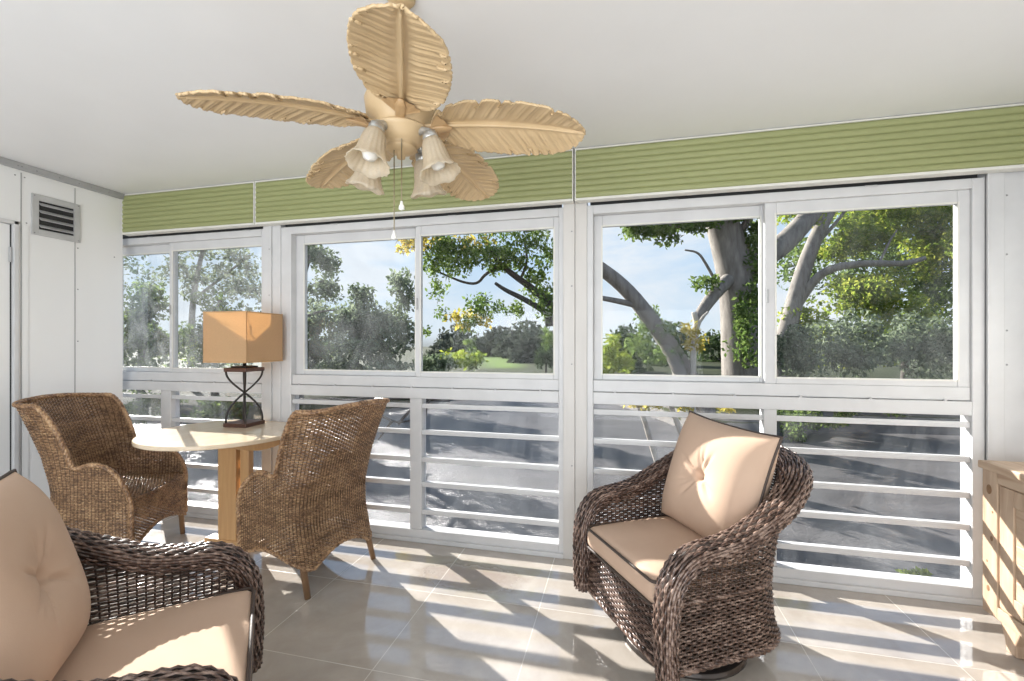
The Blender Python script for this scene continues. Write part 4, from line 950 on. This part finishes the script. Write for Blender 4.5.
# dead twigs over the water
tw = thing('fallen_branch', 'bare dark branch over the water behind the right wing chair', 'branch', tuple(at(400, 412, 8.6)))
o_ = Vector(tw.location); mb = MB()
for pts in ([(360, 404), (380, 415), (398, 424), (425, 416)], [(398, 424), (412, 408), (428, 400)], [(392, 421), (384, 432), (378, 440)], [(425, 416), (427, 404), (432, 398)], [(424, 414), (425, 424), (424, 430)], [(330, 399), (365, 403), (400, 397), (450, 401)], [(300, 400), (340, 401), (372, 397)]):
    limb(mb, [at(x, y, 8.6+.1*i)-o_ for i, (x, y) in enumerate(pts)], .035, .012, 6)
mb.build('bare_wood', 'barkdark', tw, smooth=True)
f0 = tuple(at(657, 462, 8.8))
tree('leaning_sapling', 'slim leaning sapling stems seen between the lower louvres beside the armchair pillow', 'sapling', f0, [([f0, at(650, 440, 8.8), at(643, 415, 8.8), at(634, 398, 8.8)], .055, .04), ([at(690, 455, 8.9), at(676, 420, 8.9), at(668, 398, 8.9)], .06, .045), ([at(708, 420, 8.9), at(698, 405, 8.9), at(690, 390, 8.9)], .035, .025)], [B(642, 405, 8.7, 18, 5, 140), B(684, 406, 8.7, 12, 5, 60), B(726, 409, 8.7, 8, 5, 50)], 'leaf_yellow', 'barkpale', .09)
p = at(916, 579, 4.75); cl = thing('ground_plant', 'small bright green plant outside under the right-hand window', 'plant', tuple(p))
mb = MB(); crown(mb, [((0, 0, .02), (.17, .12, .07), 260)], .06, 1, -.3, 8); mb.build('foliage', 'leaf_bright', cl, fix=False)

# ------------------------------------------------------------------ light
w = bpy.data.worlds.new('sky'); sc.world = w; w.use_nodes = True; n = w.node_tree; n.nodes.clear()
tc = N(n, 'ShaderNodeTexCoord'); sx = N(n, 'ShaderNodeSeparateXYZ'); L(n, tc.outputs['Generated'], sx.inputs[0])
r = ramp(n, [(.0, (.25, .25, .24)), (.495, (.45, .47, .47)), (.51, (.78, .88, .97)), (.60, (.56, .75, .97)), (.78, (.32, .54, .92)), (1, (.16, .36, .8))])
L(n, math_(n, 'MULTIPLY_ADD', sx.outputs[2], .5), r.inputs[0]); n.nodes[-1].inputs[2].default_value = .5
mp = N(n, 'ShaderNodeMapping'); mp.inputs['Scale'].default_value = (1, 1, 2.6); mp.inputs['Location'].default_value = (.62, .3, .12); L(n, tc.outputs['Generated'], mp.inputs[0])
cf = noise(n, mp.outputs[0], 2.6, 8, .6, .3); cr = ramp(n, [(.46, (0,0,0)), (.62, (1,1,1))]); L(n, cf, cr.inputs[0])
mx = N(n, 'ShaderNodeMixRGB'); L(n, math_(n, 'MULTIPLY', cr.outputs[0], .8), mx.inputs[0]); L(n, r.outputs[0], mx.inputs[1]); mx.inputs[2].default_value = (.92, .95, 1, 1)
bg = N(n, 'ShaderNodeBackground'); L(n, mx.outputs[0], bg.inputs[0]); bg.inputs[1].default_value = 1.0
ow = N(n, 'ShaderNodeOutputWorld'); L(n, bg.outputs[0], ow.inputs[0])
def lamp(name, kind, loc, direction, energy, color=(1, 1, 1), **kw):
    l = bpy.data.lights.new(name, kind); l.energy = energy; l.color = color
    for k, v in kw.items(): setattr(l, k, v)
    o = bpy.data.objects.new(name, l); C.objects.link(o); o.location = loc
    o.rotation_euler = Vector(direction).to_track_quat('-Z', 'Y').to_euler(); return o
lamp('sun', 'SUN', (-6, 8, 8), (1.36, -1, -.76), 19, (1, .965, .91), angle=R(.6))
lamp('added_fill', 'AREA', (-.9, BACK-.25, 1.1), (0, 1, .8), 188, (.93, .965, 1), shape='RECTANGLE', size=4.4, size_y=2.3)  # added fill lamp behind the camera, set in the opening to brighten the room

# ------------------------------------------------------------------ camera
cd = bpy.data.cameras.new('camera'); co = bpy.data.objects.new('camera', cd); C.objects.link(co)
co.location = (0, 0, H); co.rotation_euler = (pi/2, 0, TH)
cd.sensor_width = 36; cd.lens = F/1024*36; cd.shift_y = (CY-340.5)/1024; cd.clip_start = .02; cd.clip_end = 900
sc.camera = co
vs = sc.view_settings; vs.view_transform = 'Standard'; vs.look = 'None'; vs.gamma = 1; vs.use_curve_mapping = False; vs.exposure = 0
try:
    sc.cycles.use_denoising = True; sc.cycles.max_bounces = 10; sc.cycles.transparent_max_bounces = 24; sc.cycles.caustics_reflective = False; sc.cycles.sample_clamp_indirect = 6
except Exception: pass
